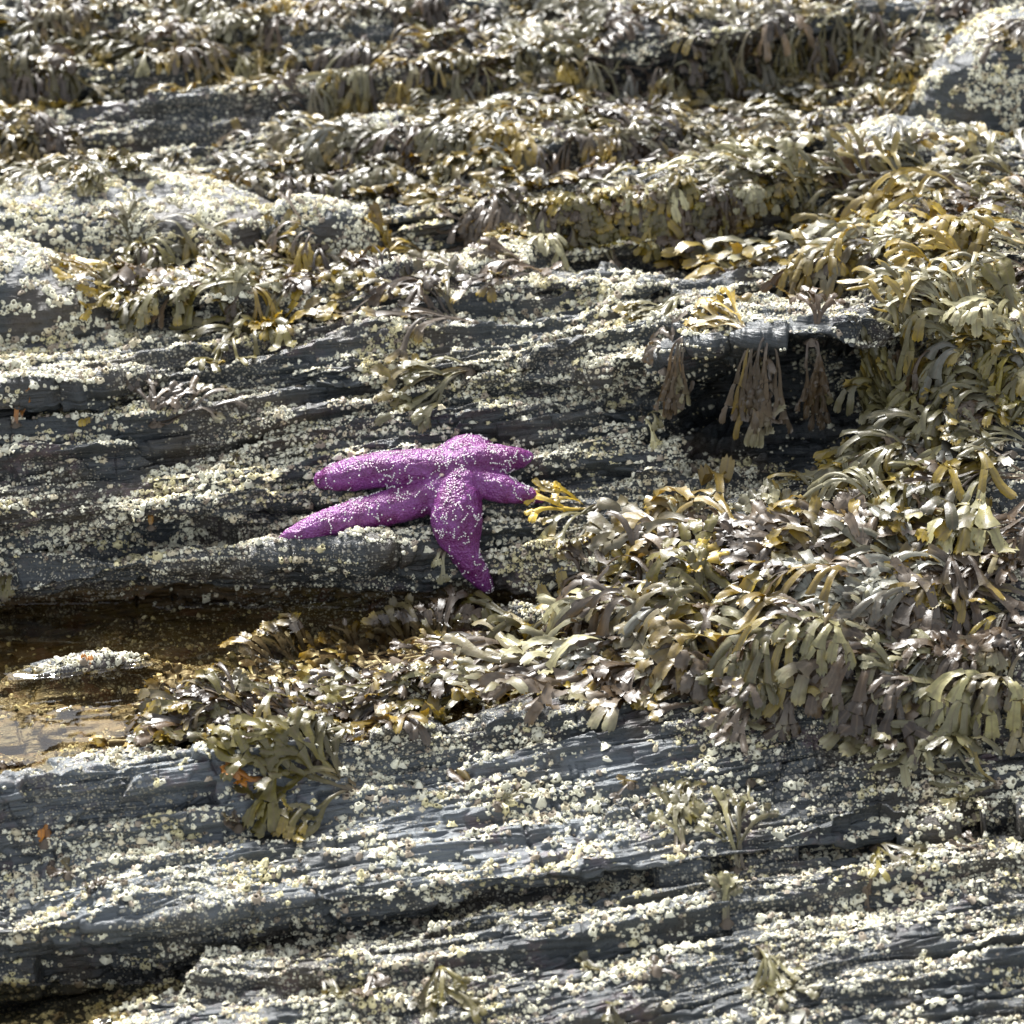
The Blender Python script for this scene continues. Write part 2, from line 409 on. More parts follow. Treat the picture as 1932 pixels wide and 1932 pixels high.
# ------------------------------------------------------------------ boulders bedded in the shelf
SURF = [(TV, TNf, np.stack([TU, TVV], 1), 0)]
def boulder(u, v, z, rx, ry, rz, seed, label, tilt=0.0, expo=2.4):
    c = unproject(np.array(float(u)), np.array(float(v)), z)
    nu_, nv_ = 520, 200
    th = np.linspace(0, 2 * math.pi, nu_, endpoint=False); ph = np.linspace(-.35, math.pi / 2, nv_)
    T, Ph = np.meshgrid(th, ph)
    f = lambda x, e: np.sign(x) * np.abs(x) ** (2 / e)
    D = np.stack([f(np.cos(Ph), expo) * f(np.cos(T), expo), f(np.cos(Ph), expo) * f(np.sin(T), expo), f(np.sin(Ph), expo)], -1).reshape(-1, 3)
    V = D * [rx, ry, rz]; V[:, 2] += tilt * V[:, 0]
    nn = D / np.linalg.norm(D, axis=1)[:, None]; W_ = V + c
    o = seed * 3.1
    d = noise3(W_ * 9 + o) * .016 + noise3(W_ * [22, 30, 40] + o) * .006 + noise3(W_ * [60, 80, 130] + o) * .002 + noise3(W_ * [150, 200, 300] + o) * .0007
    V = V + nn * d[:, None]
    i, j = np.meshgrid(np.arange(nv_ - 1), np.arange(nu_), indexing='ij')
    a = (i * nu_ + j).ravel(); b = (i * nu_ + (j + 1) % nu_).ravel()
    F = np.stack([a, b, b + nu_, a + nu_], 1)
    G_ = np.pad(V.reshape(nv_, nu_, 3), ((0, 0), (1, 1), (0, 0)), mode='wrap')
    n = normals(G_)[:, 1:-1].reshape(-1, 3)
    n *= np.sign((n * nn).sum(1))[:, None]
    ti = np.stack([np.zeros(len(V)), np.full(len(V), .1), np.full(len(V), .12), np.zeros(len(V))], 1)
    ob = link('boulder', mesh_from('boulder', V, F, ROCK, True, ti), label=label, category='boulder', group='barnacled boulders on the shelf')
    ob.location = c
    Wd = V + c; u_, v_, _ = project(Wd)
    SURF.append((Wd, n, np.stack([u_, v_], 1), 1))
boulder(225, 452, .10, .215, .10, .074, 1, 'long low barnacled boulder with a domed top in the left distance', -.02)
boulder(612, 468, .10, .075, .06, .066, 2, 'small blocky boulder with yellowish barnacles at the end of the long one', -.1)
boulder(40, 592, .075, .135, .08, .074, 3, 'rounded dark boulder cut by the left edge, in front of the long one', -.12)
boulder(1905, 245, .15, .125, .10, .150, 4, 'tall domed grey boulder with bright barnacles among the far rockweed', .05, 2.2)
boulder(1700, 300, .145, .090, .06, .050, 5, 'low barnacled rock lump just below the tall domed boulder', .05)
for Wd, _, _, k in SURF[1:]:
    ix = ((Wd[:, 0] - HX0) / HS).astype(int); iy = ((Wd[:, 1] - HY0) / HS).astype(int)
    ok = (ix >= 0) & (ix < HNX) & (iy >= 0) & (iy < HNY)
    np.maximum.at(HM, (iy[ok], ix[ok]), Wd[ok, 2])
HS1 = blur(HM, 8)

# ------------------------------------------------------------------ the sea star
def star_material():
    N = NT('purple_sea_star_skin')
    tc = N.n('ShaderNodeTexCoord').outputs['Object']
    vo = N.n('ShaderNodeTexVoronoi', i_Scale=420, feature='F1'); N.set(vo.inputs['Vector'], tc)
    n1 = N.noise(tc, 45, 5, .6); n2 = N.noise(tc, 240, 4, .7)
    col = N.mix(N.ramp(n1, .40, .60), c4(.11, .012, .09), c4(.29, .09, .32))
    col = N.mix(N.ramp(n2, .45, .7, 0, .6), col, c4(.33, .10, .33))
    col = N.mix(N.ramp(vo.outputs['Distance'], .05, .6, 0, .6), col, c4(.12, .012, .10))
    N.set(N.b.inputs['Base Color'], col)
    N.set(N.b.inputs['Roughness'], N.ramp(n2, .3, .7, .22, .42))
    N.b.inputs['Subsurface Weight'].default_value = .08; N.b.inputs['Subsurface Radius'].default_value = (.004, .001, .003)
    h = N.math('ADD', N.math('MULTIPLY', vo.outputs['Distance'], -1.0), N.math('MULTIPLY', n2, .8))
    bp = N.n('ShaderNodeBump', i_Strength=.8, i_Distance=.0014); N.set(bp.inputs['Height'], h)
    N.set(N.b.inputs['Normal'], bp.outputs[0]); return N.m
def plain(name, col, rough=.5, var=.25, scale=300):
    N = NT(name); tc = N.n('ShaderNodeTexCoord').outputs['Object']
    d = tuple(x * (1 - var) for x in col)
    N.set(N.b.inputs['Base Color'], N.mix(N.noise(tc, scale, 3), c4(*d), c4(*col))); N.b.inputs['Roughness'].default_value = rough
    return N.m
ARMS = [  # (column, row, half width) in picture units, from the disc outwards
 [(868, 880, 33), (835, 880, 33), (790, 881, 34), (745, 883, 34), (700, 887, 33), (660, 894, 31), (632, 902, 26), (612, 906, 18)],
 [(862, 914, 30), (825, 931, 33), (775, 948, 34), (720, 962, 33), (670, 973, 32), (620, 989, 29), (580, 1001, 24), (553, 1010, 17), (534, 1014, 8)],
 [(868, 914, 36), (858, 945, 43), (856, 975, 47), (860, 1005, 40), (868, 1032, 32), (880, 1055, 25), (895, 1074, 22), (909, 1093, 19), (918, 1108, 12)],
 [(885, 900, 30), (915, 912, 30), (945, 922, 27), (975, 930, 22), (1000, 936, 16), (1020, 942, 9)],
 [(880, 868, 30), (905, 868, 30), (935, 868, 29), (960, 867, 26), (980, 864, 20), (993, 862, 12)],
]
def on_rock(u, v, lift):
    d = ray(np.array([u]), np.array([v]))[0]; t = 2.2
    while t < 6:
        p = CAM + d * t
        if p[2] <= hsample(HS1, p[0:1], p[1:2])[0] + lift: return p
        t += .001
    return p
import bmesh
bm = bmesh.new()
CEN = on_rock(872, 885, .012)
def blob(c, r, sq=(1, 1, 1)):
    m = bmesh.ops.create_icosphere(bm, subdivisions=3, radius=1.0)
    for vv in m['verts']: vv.co = Vector(c) + Vector((vv.co.x * r * sq[0], vv.co.y * r * sq[1], vv.co.z * r * sq[2]))
for arm in ARMS:
    pts = np.array([list(on_rock(u, v, r * .00056 * .75)) + [r * .00062] for u, v, r in arm])
    for _ in range(2):
        pts[1:-1, :3] = (pts[:-2, :3] + 2 * pts[1:-1, :3] + pts[2:, :3]) / 4
    n = len(pts); ts = np.linspace(0, n - 1, 46)
    Q = np.stack([np.interp(ts, np.arange(n), pts[:, k]) for k in range(4)], 1)
    Q[2:-2] = (Q[:-4] + Q[1:-3] + Q[2:-2] + Q[3:-1] + Q[4:]) / 5
    for qq in Q: blob(qq[:3], qq[3], (1, 1, .92))
blob(CEN + [0, .012, .006], .0265, (1.25, 1, .8))
blob(CEN + [.006, .026, .008], .024, (1.3, 1, .8))
me = bpy.data.meshes.new('tmp'); bm.to_mesh(me); bm.free()
tmp = bpy.data.objects.new('tmp', me); COL.objects.link(tmp)
md = tmp.modifiers.new('r', 'REMESH'); md.mode = 'VOXEL'; md.voxel_size = .0014
md = tmp.modifiers.new('s', 'SMOOTH'); md.iterations = 9; md.factor = .6
dg = bpy.context.evaluated_depsgraph_get(); dg.update()
sm = bpy.data.meshes.new_from_object(tmp.evaluated_get(dg)); bpy.data.objects.remove(tmp)
nv = len(sm.vertices); SV = np.empty(nv * 3, np.float32); sm.vertices.foreach_get('co', SV); SV = SV.reshape(-1, 3).astype(float)
SNn = np.empty(nv * 3, np.float32); sm.vertices.foreach_get('normal', SNn); SNn = SNn.reshape(-1, 3).astype(float)
SV = SV + SNn * (noise3(SV * 55) * .0016 + noise3(SV * 140 + 3) * .0008 + noise3(SV * 330 + 9) * .00045)[:, None]
base = np.array([CEN[0], CEN[1], CEN[2] - .02])
sm.vertices.foreach_set('co', (SV - base).astype(np.float32).ravel()); sm.polygons.foreach_set('use_smooth', np.ones(len(sm.polygons), bool))
sm.materials.clear(); sm.materials.append(star_material()); sm.name = 'sea_star'
star = link('sea_star', sm, label='purple sea star dotted with white spines, its five arms draped over the ledge', category='sea star')
star.location = base
STARP = SV
# spines: little chains and rings of white beads
kd = kdtree.KDTree(nv)
for i_ in range(nv): kd.insert(SV[i_], i_)
kd.balance()
cells = set(); spots = []
ok = np.where((SNn @ -FWD > -.35) & (SNn[:, 2] > -.55))[0]
def try_spot(p):
    key = tuple(np.floor(p / .0017).astype(int))
    if key in cells: return False
    cells.add(key); return True
for c_ in range(330):
    i0 = int(rng.choice(ok)); p = SV[i0]; n = SNn[i0]
    t = np.cross(n, rng.normal(size=3)); t /= np.linalg.norm(t)
    for s_ in range(int(rng.integers(2, 7)) if c_ < 190 else 1):
        if n @ -FWD < -.4: break
        if try_spot(p): spots.append((p, n))
        t = t + np.cross(n, t) * rng.normal(0, .55); t -= n * (t @ n); t /= np.linalg.norm(t)
        _, i1, _ = kd.find(p + t * .0025); p = SV[i1]; n = SNn[i1]
sph = bmesh.new(); bmesh.ops.create_icosphere(sph, subdivisions=2, radius=1); sph.verts.ensure_lookup_table()
sv = np.array([v.co[:] for v in sph.verts]); sf = np.array([[v.index for v in f.verts] for f in sph.faces]); sph.free()
sp = np.array([a for a, b in spots]); sn = np.array([b for a, b in spots]); rr = rng.uniform(.0006, .00105, len(sp))
V = (sp[:, None] + sn[:, None] * rr[:, None, None] * .5 + sv[None] * rr[:, None, None]).reshape(-1, 3)
F = (sf[None] + (np.arange(len(sp)) * len(sv))[:, None, None]).reshape(-1, 3)
SPINE = plain('white_spine', (.80, .76, .74), .4, .1)
o = link('spines', mesh_from('spines', V - base, F, SPINE), star, kind='stuff')
_, im, _ = kd.find(on_rock(842, 892, .022)); m_ = SV[im]
mv = sv * [.0027, .0027, .0018]; link('madreporite', mesh_from('madreporite', mv + m_ - base + SNn[im] * .0008, sf, plain('pale_plate', (.75, .62, .48), .5)), star)

# ------------------------------------------------------------------ barnacles
def barnacle_material():
    N = NT('barnacle_shell'); tc = N.n('ShaderNodeTexCoord').outputs['Object']
    at = N.n('ShaderNodeAttribute', attribute_name='tint').outputs['Color']
    n1 = N.noise(tc, 500, 4, .7)
    col = N.mix(N.ramp(n1, .5, .75, 0, .55), at, c4(.22, .18, .13))
    N.set(N.b.inputs['Base Color'], col); N.b.inputs['Roughness'].default_value = .55
    bp = N.n('ShaderNodeBump', i_Strength=.5, i_Distance=.0006); N.set(bp.inputs['Height'], n1); N.set(N.b.inputs['Normal'], bp.outputs[0])
    return N.m
BARN = barnacle_material()
def frames(n, spin):
    t = np.cross(n, np.array([.31, .77, .55])); t /= np.linalg.norm(t, axis=1)[:, None]
    b = np.cross(n, t); c, s = np.cos(spin)[:, None], np.sin(spin)[:, None]
    return t * c + b * s, b * c - t * s
def barnacle_geo(N_, seg, r_):
    """ringed cone shells around the origin with radius 1"""
    th = np.linspace(0, 2 * np.pi, seg, endpoint=False)[None] + r_.uniform(-.2, .2, (N_, seg))
    hgt = r_.uniform(.35, .95, (N_, 1)); mouth = r_.uniform(.28, .60, (N_, 1))
    ribs = 1 + r_.normal(0, .18, (N_, seg)) + (.08 * np.cos(np.arange(seg) * np.pi))[None] * (seg > 8)
    rag = r_.normal(0, .14, (N_, seg)); ex = r_.uniform(.68, 1.0, (N_, 1)); lx = r_.normal(0, .22, (N_, 1)); ly = r_.normal(0, .22, (N_, 1))
    rings = []
    for rad, z, w1 in ((1.15, -.25, 1), (.84, .22, 1.0), (.50 + .34 * mouth, .62, .8)):
        rings.append((rad * (1 + (ribs - 1) * w1), z * hgt + 0 * rag))
    rings.append((mouth * (1 + rag) + .07, hgt * (1 + rag * .9)))
    rings.append((mouth * (1 + rag) - .05, hgt * (.97 + rag * .9)))
    rings.append((mouth * .72 + 0 * rag, hgt * .5 + 0 * rag))
    rings.append((mouth * .05 + 0 * rag, hgt * .42 + 0 * rag))
    V = np.stack([np.stack([r0 * np.cos(th) + lx * z0, r0 * np.sin(th) * ex + ly * z0, z0 + 0 * r0], -1) for r0, z0 in rings], 1)
    K = len(rings)
    F = []
    for k in range(K - 1):
        for j in range(seg):
            F.append([k * seg + j, k * seg + (j + 1) % seg, (k + 1) * seg + (j + 1) % seg, (k + 1) * seg + j])
    shade = np.array([.75, .9, 1, 1.08, .9, .30, .16]); brown = np.array([0, 0, 0, 0, 0, .6, .8])  # tone per ring: shade inside the mouth painted in, brown for the operculum
    return V.reshape(N_, K * seg, 3), np.array(F), np.repeat(shade, seg), np.repeat(brown, seg)
def tints(N_, r_, pos_):
    yl = noise3(pos_ * 16 + 55)[:, None]
    k = np.clip(r_.random(N_)[:, None], 0, 1); k = np.where((k >= .55) & (k < .72) & (yl < .12), .1, k); k = np.where((yl > .3) & (k < .35), .6, k); j = r_.uniform(.8, 1.1, (N_, 1))
    a = np.array([.82, .79, .61]); b = np.array([.70, .63, .36]); c = np.array([.34, .28, .21]); d = np.array([.66, .58, .40])
    return np.where(k < .55, a, np.where(k < .72, b, np.where(k < .84, c, d))) * j
cand = []
for V_, N_, UV_, kind_ in SURF:
    if kind_ == 0:
        Gt = V_.reshape(NR, NU, 3); du = np.linalg.norm(np.gradient(Gt, axis=1), axis=2); dv = np.linalg.norm(np.gradient(Gt, axis=0), axis=2)
        ar = (du * dv).ravel()
    else:
        Gt = V_.reshape(200, 520, 3); du = np.linalg.norm(np.gradient(Gt, axis=1), axis=2); dv = np.linalg.norm(np.gradient(Gt, axis=0), axis=2)
        ar = (du * dv).ravel()
    u, v = UV_.T
    view = ((CAM - V_) * N_).sum(1) / np.linalg.norm(CAM - V_, axis=1)
    inb = (u > -60) & (u < 2000) & (v > -60) & (v < 2010) & (view > -.15)
    Q_ = np.stack([V_ @ e1, V_ @ e2, V_ @ en], 1)
    cl = noise3(Q_ * [9, 17, 26] + 70) * .75 + noise3(Q_ * [28, 55, 110] + 33) * .65 + noise3(V_ * 120 + 12) * .55
    up = N_[:, 2]
    den = sstep(-.10, .18, cl + .34 * (up - .62) + (-.26 if kind_ else 0.0))
    den = den * (.22 + .78 * sstep(.1, .75, up))
    if kind_: den = sstep(-.22, .08, noise3(V_ * 48 + 5) + .6 * noise3(V_ * 120 + 9) + .5 * noise3(V_ * 14 + 2)) * (.6 + .4 * np.clip(up, 0, 1)) * 1.15
    if kind_ == 0:
        inpool = wet > .4
        den = np.where(inpool, den * .10, den)
        hollow = sstep(1.0, .6, ((u - 1450) / 200) ** 2 + ((v - 790) / 95) ** 2); den = den * (1 - .93 * hollow)
        den = den * (1 - .9 * sstep(1.0, .7, ((u - 90) / 190) ** 2 + ((v - 1490) / 70) ** 2))   # mauve patch by the pool
        low = sstep(-.03, -.01, V_[:, 2] - ZW2) ; den = den * low
        den = den * (1 + 1.3 * sstep(380, 520, v) * sstep(1150, 1000, v) * (u < 1290))
        den = den * (1 - .85 * sstep(1.0, .6, ((u - 360) / 210) ** 2 + ((v - 215) / 50) ** 2))
        # bare grey faces in the slab
        den = den * (1 - .6 * sstep(1.0, .5, ((u - 1000) / 330) ** 2 + ((v - 1450) / 45) ** 2))
    ww = ar * den * inb
    cand.append(ww)
sizes_tot = sum(w_.sum() for w_ in cand)
print('barnacle area', sizes_tot)
BP, BN, BR = [], [], []
OCC = {}
TOT = 260000
for (V_, N_, UV_, kind_), ww in zip(SURF, cand):
    n = int(TOT * ww.sum() / sizes_tot)
    ii = rng.choice(len(ww), n, p=ww / ww.sum())
    u, v = UV_[ii].T
    near = sstep(1150, 1500, v)
    pn = noise3(V_[ii] * 12 + 90)
    mixr = rng.random(n)
    r = np.exp(rng.normal(0, .25, n)) * np.where(mixr < .60, .0013, np.where(mixr < .92, .0020, .0031)) * (1 + .12 * near) * (1 + .45 * pn)
    r = np.where(v < 640, r * 1.1, r)
    if kind_: r = np.maximum(r, .0016) * 1.15
    r = np.clip(r, .0008, .0052)
    order = np.argsort(-r)
    P_, Nn_ = V_[ii][order] + rng.normal(0, .0004, (n, 3)), N_[ii][order]
    r = r[order]
    for p, nn, rr_ in zip(P_, Nn_, r):
        c = tuple((p / .0075).astype(int)); clash = False
        for dx in (-1, 0, 1):
            for dy in (-1, 0, 1):
                for dz in (-1, 0, 1):
                    for (q, rq) in OCC.get((c[0] + dx, c[1] + dy, c[2] + dz), ()):
                        if (p[0] - q[0]) ** 2 + (p[1] - q[1]) ** 2 + (p[2] - q[2]) ** 2 < (.62 * (rr_ + rq)) ** 2: clash = True; break
                    if clash: break
                if clash: break
            if clash: break
        if clash: continue
        OCC.setdefault(c, []).append((p, rr_)); BP.append(p); BN.append(nn); BR.append(rr_)
BP, BN, BR = np.array(BP), np.array(BN), np.array(BR)
# nothing grows under the sea star
dS = np.array([kd.find(p)[2] for p in BP]); keep = dS > BR * 1.0 + .0005
BP, BN, BR = BP[keep], BN[keep], BR[keep]
BN = BN + np.array([0, 0, .35]) + rng.normal(0, .22, BN.shape); BN /= np.linalg.norm(BN, axis=1)[:, None]
print('barnacles', len(BP)); open('/tmp/log.txt', 'w').write(str((len(BP), sizes_tot)))
bu, bv, bw = project(BP); PX = BR / bw / TH * 966

#==PART3==

# ------------------------------------------------------------------ rockweed
def weed_material():
    N = NT('rockweed_blade'); tc = N.n('ShaderNodeTexCoord').outputs['Object']
    at = N.n('ShaderNodeAttribute', attribute_name='tint').outputs['Color']
    al = N.n('ShaderNodeAttribute', attribute_name='along').outputs['Vector']
    sx = N.n('ShaderNodeSeparateXYZ'); N.set(sx.inputs[0], al)
    n1 = N.noise(tc, 60, 4, .6); n2 = N.noise(tc, 420, 3, .6)
    col = N.mix(N.ramp(n1, .35, .7, 0, .55), at, N.mix(.75, at, c4(.026, .018, .011)))
    col = N.mix(N.ramp(n2, .6, .76, 0, .3), col, c4(.22, .19, .13))
    rib = N.ramp(N.math('ABSOLUTE', sx.outputs[1]), .08, .22, 1, 0)
    col = N.mix(N.math('MULTIPLY', rib, .35), col, c4(.12, .085, .05))
    N.set(N.b.inputs['Base Color'], col)
    N.set(N.b.inputs['Roughness'], N.ramp(n1, .3, .7, .30, .52))
    N.b.inputs['Specular IOR Level'].default_value = .6; N.b.inputs['Coat Weight'].default_value = .15; N.b.inputs['Coat Roughness'].default_value = .28
    h = N.math('ADD', N.math('MULTIPLY', n2, .5), N.math('MULTIPLY', n1, 1.2))
    bp = N.n('ShaderNodeBump', i_Strength=.5, i_Distance=.0012); N.set(bp.inputs['Height'], h); N.set(N.b.inputs['Normal'], bp.outputs[0])
    tl = N.n('ShaderNodeBsdfTranslucent'); N.set(tl.inputs[0], N.mix(.6, col, N.mix(1.0, col, c4(2.2, 1.6, .5), 'MULTIPLY')))
    mx = N.n('ShaderNodeMixShader'); mx.inputs[0].default_value = .16; N.set(mx.inputs[1], N.b.outputs[0]); N.set(mx.inputs[2], tl.outputs[0])
    N.set(N.out.inputs[0], mx.outputs[0]); return N.m
WEED = weed_material()
PAL = {'olive': (.105, .088, .016), 'grey olive': (.145, .132, .058), 'golden': (.29, .20, .016), 'brown': (.060, .036, .015),
       'mauve grey': (.098, .074, .050), 'pale': (.28, .26, .145), 'orange': (.42, .16, .012), 'silver grey': (.19, .19, .15)}
# one row per plant: u, v, theta, spread, length mm, width mm, axes, levels, layer mm, stiffness, colour, label, tip
PLANTS = []
def plant(u, v, th, spread=35, length=110, width=8, axes=6, levels=4, layer=8, colour='olive', label=None, tip='golden', region=None, lift=.1, kind='thing', rz=.5, sag=1.0):
    PLANTS.append(dict(u=u, v=v, th=th, spread=spread, length=length, width=width, axes=axes, levels=levels, layer=layer, colour=colour, label=label, tip=tip, region=region, lift=lift, kind=kind, rz=rz, sag=sag))
def in_poly(u, v, poly):
    c = False; j = len(poly) - 1
    for i in range(len(poly)):
        (x1, y1), (x2, y2) = poly[i], poly[j]
        if (y1 > v) != (y2 > v) and u < (x2 - x1) * (v - y1) / (y2 - y1) + x1: c = not c
        j = i
    return c
def region(name, poly, n, th, thj, cols, sep, avoid=(), **kw):
    us = [p[0] for p in poly]; vs = [p[1] for p in poly]; got = []; tries = 0
    while len(got) < n and tries < n * 60:
        tries += 1; u = random.uniform(min(us), max(us)); v = random.uniform(min(vs), max(vs))
        if not in_poly(u, v, poly) or any(in_poly(u, v, a) for a in avoid): continue
        if any(abs(u - a) < sep and abs(v - b) < sep * .55 for a, b in got): continue
        got.append((u, v)); k = dict(kw)
        for key in ('length', 'width', 'layer'):
            if key in k: k[key] = k[key] * random.uniform(.7, 1.3)
        plant(u, v, random.gauss(th, thj), colour=random.choice(cols), region=name, **k)
GLARE = [(150, 105), (560, 105), (620, 215), (560, 270), (300, 300), (150, 270)]
BOLD = [(-60, 350), (500, 350), (720, 380), (720, 460), (500, 470), (230, 460), (230, 600), (-60, 600)]
BC = [(1730, 30), (2000, 30), (2000, 260), (1720, 260)]
FACE = [(1150, 45), (1470, 50), (1470, 150), (1200, 160)]
MIX = ['olive', 'grey olive', 'grey olive', 'silver grey', 'brown', 'mauve grey', 'pale', 'olive', 'golden', 'brown', 'brown', 'olive']
# far mats: individual plants, then an uncountable under-layer
region('in the far top band', [(-40, -30), (1980, -30), (1980, 110), (-40, 110)], 46, -90, 60, MIX, 52, avoid=[BC, FACE], spread=40, length=120, width=8, axes=5, levels=4, layer=9, tip='golden')
region('behind the glaring wet slab', [(-40, 100), (1180, 100), (1180, 230), (-40, 230)], 34, -90, 55, MIX, 50, avoid=[GLARE], spread=38, length=120, width=8.5, axes=5, levels=4, layer=9)
region('beside the tall domed boulder', [(1150, 150), (1740, 110), (1740, 300), (1150, 300)], 22, -100, 50, MIX, 52, avoid=[BC], spread=50, length=100, width=8.5, axes=5, levels=4, layer=9)
region('between glaring slab and long boulder', [(-40, 225), (820, 225), (820, 325), (-40, 325)], 24, -110, 50, MIX + ['brown'], 50, avoid=[GLARE], spread=45, length=95, width=9, axes=5, levels=4, layer=11)
region('above the hanging fringe', [(800, 220), (1500, 230), (1500, 345), (760, 345)], 26, -95, 35, MIX, 50, spread=42, length=100, width=9, axes=5, levels=4, layer=9)
region('hanging in the fringe over the undercut', [(840, 345), (1380, 335), (1380, 395), (840, 400)], 15, -90, 10, ['grey olive', 'olive', 'brown', 'pale', 'mauve grey'], 34, spread=24, length=85, width=8.5, axes=6, levels=4, layer=5, rz=.3)
region('on the heap below the tall boulder', [(1440, 330), (1960, 300), (1960, 540), (1820, 520), (1520, 480)], 22, -172, 18, ['silver grey', 'grey olive', 'grey olive', 'golden', 'pale', 'olive'], 55, spread=36, length=150, width=9.5, axes=4, levels=4, layer=20, lift=.12)
region('on the heap beside the dark hollow', [(1860, 640), (1990, 600), (1990, 860), (1740, 860), (1760, 760)], 20, -174, 18, ['silver grey', 'grey olive', 'grey olive', 'pale', 'olive'], 55, spread=36, length=135, width=9.5, axes=4, levels=4, layer=20, lift=.12)
region('in the bank beside the sea star', [(1260, 1060), (1500, 1000), (1990, 960), (1990, 1150), (1240, 1190)], 19, 176, 15, ['silver grey', 'grey olive', 'mauve grey', 'pale', 'olive', 'brown'], 70, spread=36, length=165, width=10.5, axes=4, levels=4, layer=18, lift=.12)
region('in the lower dark matted bank', [(1000, 1170), (1980, 1150), (1980, 1330), (1420, 1310), (950, 1270)], 19, 180, 15, ['mauve grey', 'mauve grey', 'silver grey', 'brown', 'grey olive'], 68, spread=36, length=150, width=9.5, axes=4, levels=4, layer=16, lift=.1, tip='pale')
region('on the near pool shore', [(330, 1330), (560, 1270), (950, 1210), (960, 1310), (420, 1395)], 24, 172, 28, ['mauve grey', 'brown', 'olive', 'grey olive'], 55, spread=40, length=90, width=8.5, axes=5, levels=3, layer=13, lift=.3, tip='golden')
region('draped below the long boulder', [(200, 440), (620, 455), (640, 560), (480, 600), (250, 560)], 14, -110, 50, ['grey olive', 'brown', 'golden', 'olive', 'mauve grey', 'olive'], 58, spread=42, length=105, width=10.5, axes=5, levels=3, layer=10, lift=.2)
region('on the central upper crest', [(650, 480), (1180, 470), (1180, 520), (700, 540)], 9, 170, 40, ['brown', 'golden', 'mauve grey', 'olive'], 52, spread=30, length=95, width=10, axes=4, levels=3, layer=9)
# plants one can point at
P_ = plant
P_(885, 700, 165, 28, 110, 11, 6, 3, 7, 'grey olive', 'pale olive rockweed fan spread leftward on the ledge right above the sea star', lift=.2)
P_(895, 610, 160, 22, 120, 10, 5, 3, 8, 'mauve grey', 'brown grey rockweed with yellow tips arching over the upper ledge on a long bare stalk', lift=.25)
P_(985, 505, 190, 14, 95, 12, 4, 2, 5, 'mauve grey', 'folded dull brown blade lying flat on the crest of the upper ledge')
P_(290, 800, 60, 45, 60, 9, 5, 3, 6, 'mauve grey', 'dried grey rockweed tuft with pale tips in the gap of the left ledge', tip='pale', lift=.5)
P_(300, 800, 15, 20, 95, 8, 4, 3, 6, 'mauve grey', 'flat dried grey rockweed strands trailing along the left ledge', tip='pale', lift=.1)
P_(30, 800, 60, 40, 45, 8.5, 4, 3, 6, 'orange', 'orange tipped rockweed sprig at the left edge above the dark face', tip='orange', lift=.7)
P_(345, 625, 80, 55, 85, 10.5, 6, 3, 8, 'silver grey', 'silvery grey splayed rockweed standing in the crack below the left boulders', tip='pale', lift=.7)
P_(430, 600, 75, 45, 70, 12, 5, 3, 8, 'pale', 'pale yellow edged rockweed cup beside the silvery splayed one', lift=.7)
P_(1290, 640, -150, 60, 85, 6.5, 7, 4, 9, 'mauve grey', 'dried grey tangle hanging off the block at the left rim of the dark hollow', tip='pale', sag=1.5)
P_(1215, 790, -75, 14, 65, 9, 2, 3, 3, 'pale', 'single pale forked frond hanging right of the sea star', tip='olive', sag=1.5)
P_(1255, 700, -72, 12, 110, 4.5, 3, 2, 3, 'brown', 'thin brown stringy frond dangling down the left wall of the dark hollow', tip='brown', sag=1.6)
P_(1440, 636, -110, 75, 120, 8, 6, 4, 14, 'mauve grey', 'withered grey frond hanging down over the middle of the dark hollow', tip='pale', sag=1.6)
P_(1530, 645, -60, 60, 100, 7.5, 5, 4, 12, 'brown', 'withered brown frond hanging down the right part of the dark hollow', tip='grey olive', sag=1.6)
P_(1400, 620, 120, 45, 85, 11, 5, 3, 12, 'golden', 'yellow brown rockweed curling over the rim of the dark hollow', lift=.8)
P_(1290, 560, -140, 45, 75, 9, 6, 3, 8, 'pale', 'pale yellow tipped rockweed bunch in the cleft behind the hollow')
P_(790, 955, 0, 8, 1, 1, 1, 1, 1, 'olive', None, kind='skip')
P_(868, 1050, 160, 30, 70, 9.5, 2, 2, 9, 'pale', 'translucent forked frond stretched left from the lower arm of the sea star', tip='olive', lift=.15)
P_(830, 1040, -110, 14, 52, 9, 2, 2, 4, 'pale', 'pale frond tip dipping into the tide pool beside the sea star', tip='pale')
P_(1110, 960, 175, 14, 62, 8.5, 3, 3, 8, 'golden', 'olive yellow frond touching the right arm of the sea star', lift=.3)
P_(1130, 955, -140, 30, 90, 8.5, 4, 3, 7, 'grey olive', 'straggling pale frond hanging down just right of the sea star', tip='golden')
P_(1130, 1090, 170, 25, 60, 8.5, 4, 3, 7, 'brown', 'amber brown sprig below the right arm of the sea star', tip='golden')
P_(870, 1205, 85, 10, 42, 6.5, 2, 2, 6, 'olive', 'thin upright olive blade standing in the pool below the sea star', lift=2.2, tip='grey olive')
P_(1285, 1000, 75, 45, 70, 10, 6, 3, 12, 'pale', 'pale upright antler shaped rockweed in the bank right of the star', tip='pale', lift=1.2)
P_(1450, 1010, 80, 35, 75, 10, 6, 3, 12, 'pale', 'pale upright antler shaped rockweed, second one from the sea star', tip='pale', lift=1.2)
P_(1820, 1085, 170, 24, 150, 11, 8, 4, 16, 'silver grey', 'bluish silver rockweed fan sweeping leftward in the right bank', tip='silver grey', lift=.25)
P_(1900, 1130, 176, 22, 190, 9, 8, 4, 12, 'silver grey', 'long silver grey rockweed strands streaming from a holdfast at the right edge', tip='grey olive', lift=.2)
P_(1930, 1180, 190, 20, 190, 8, 8, 4, 10, 'mauve grey', 'long dull grey rockweed strands streaming below the silver ones at the right edge', tip='grey olive', lift=.2)
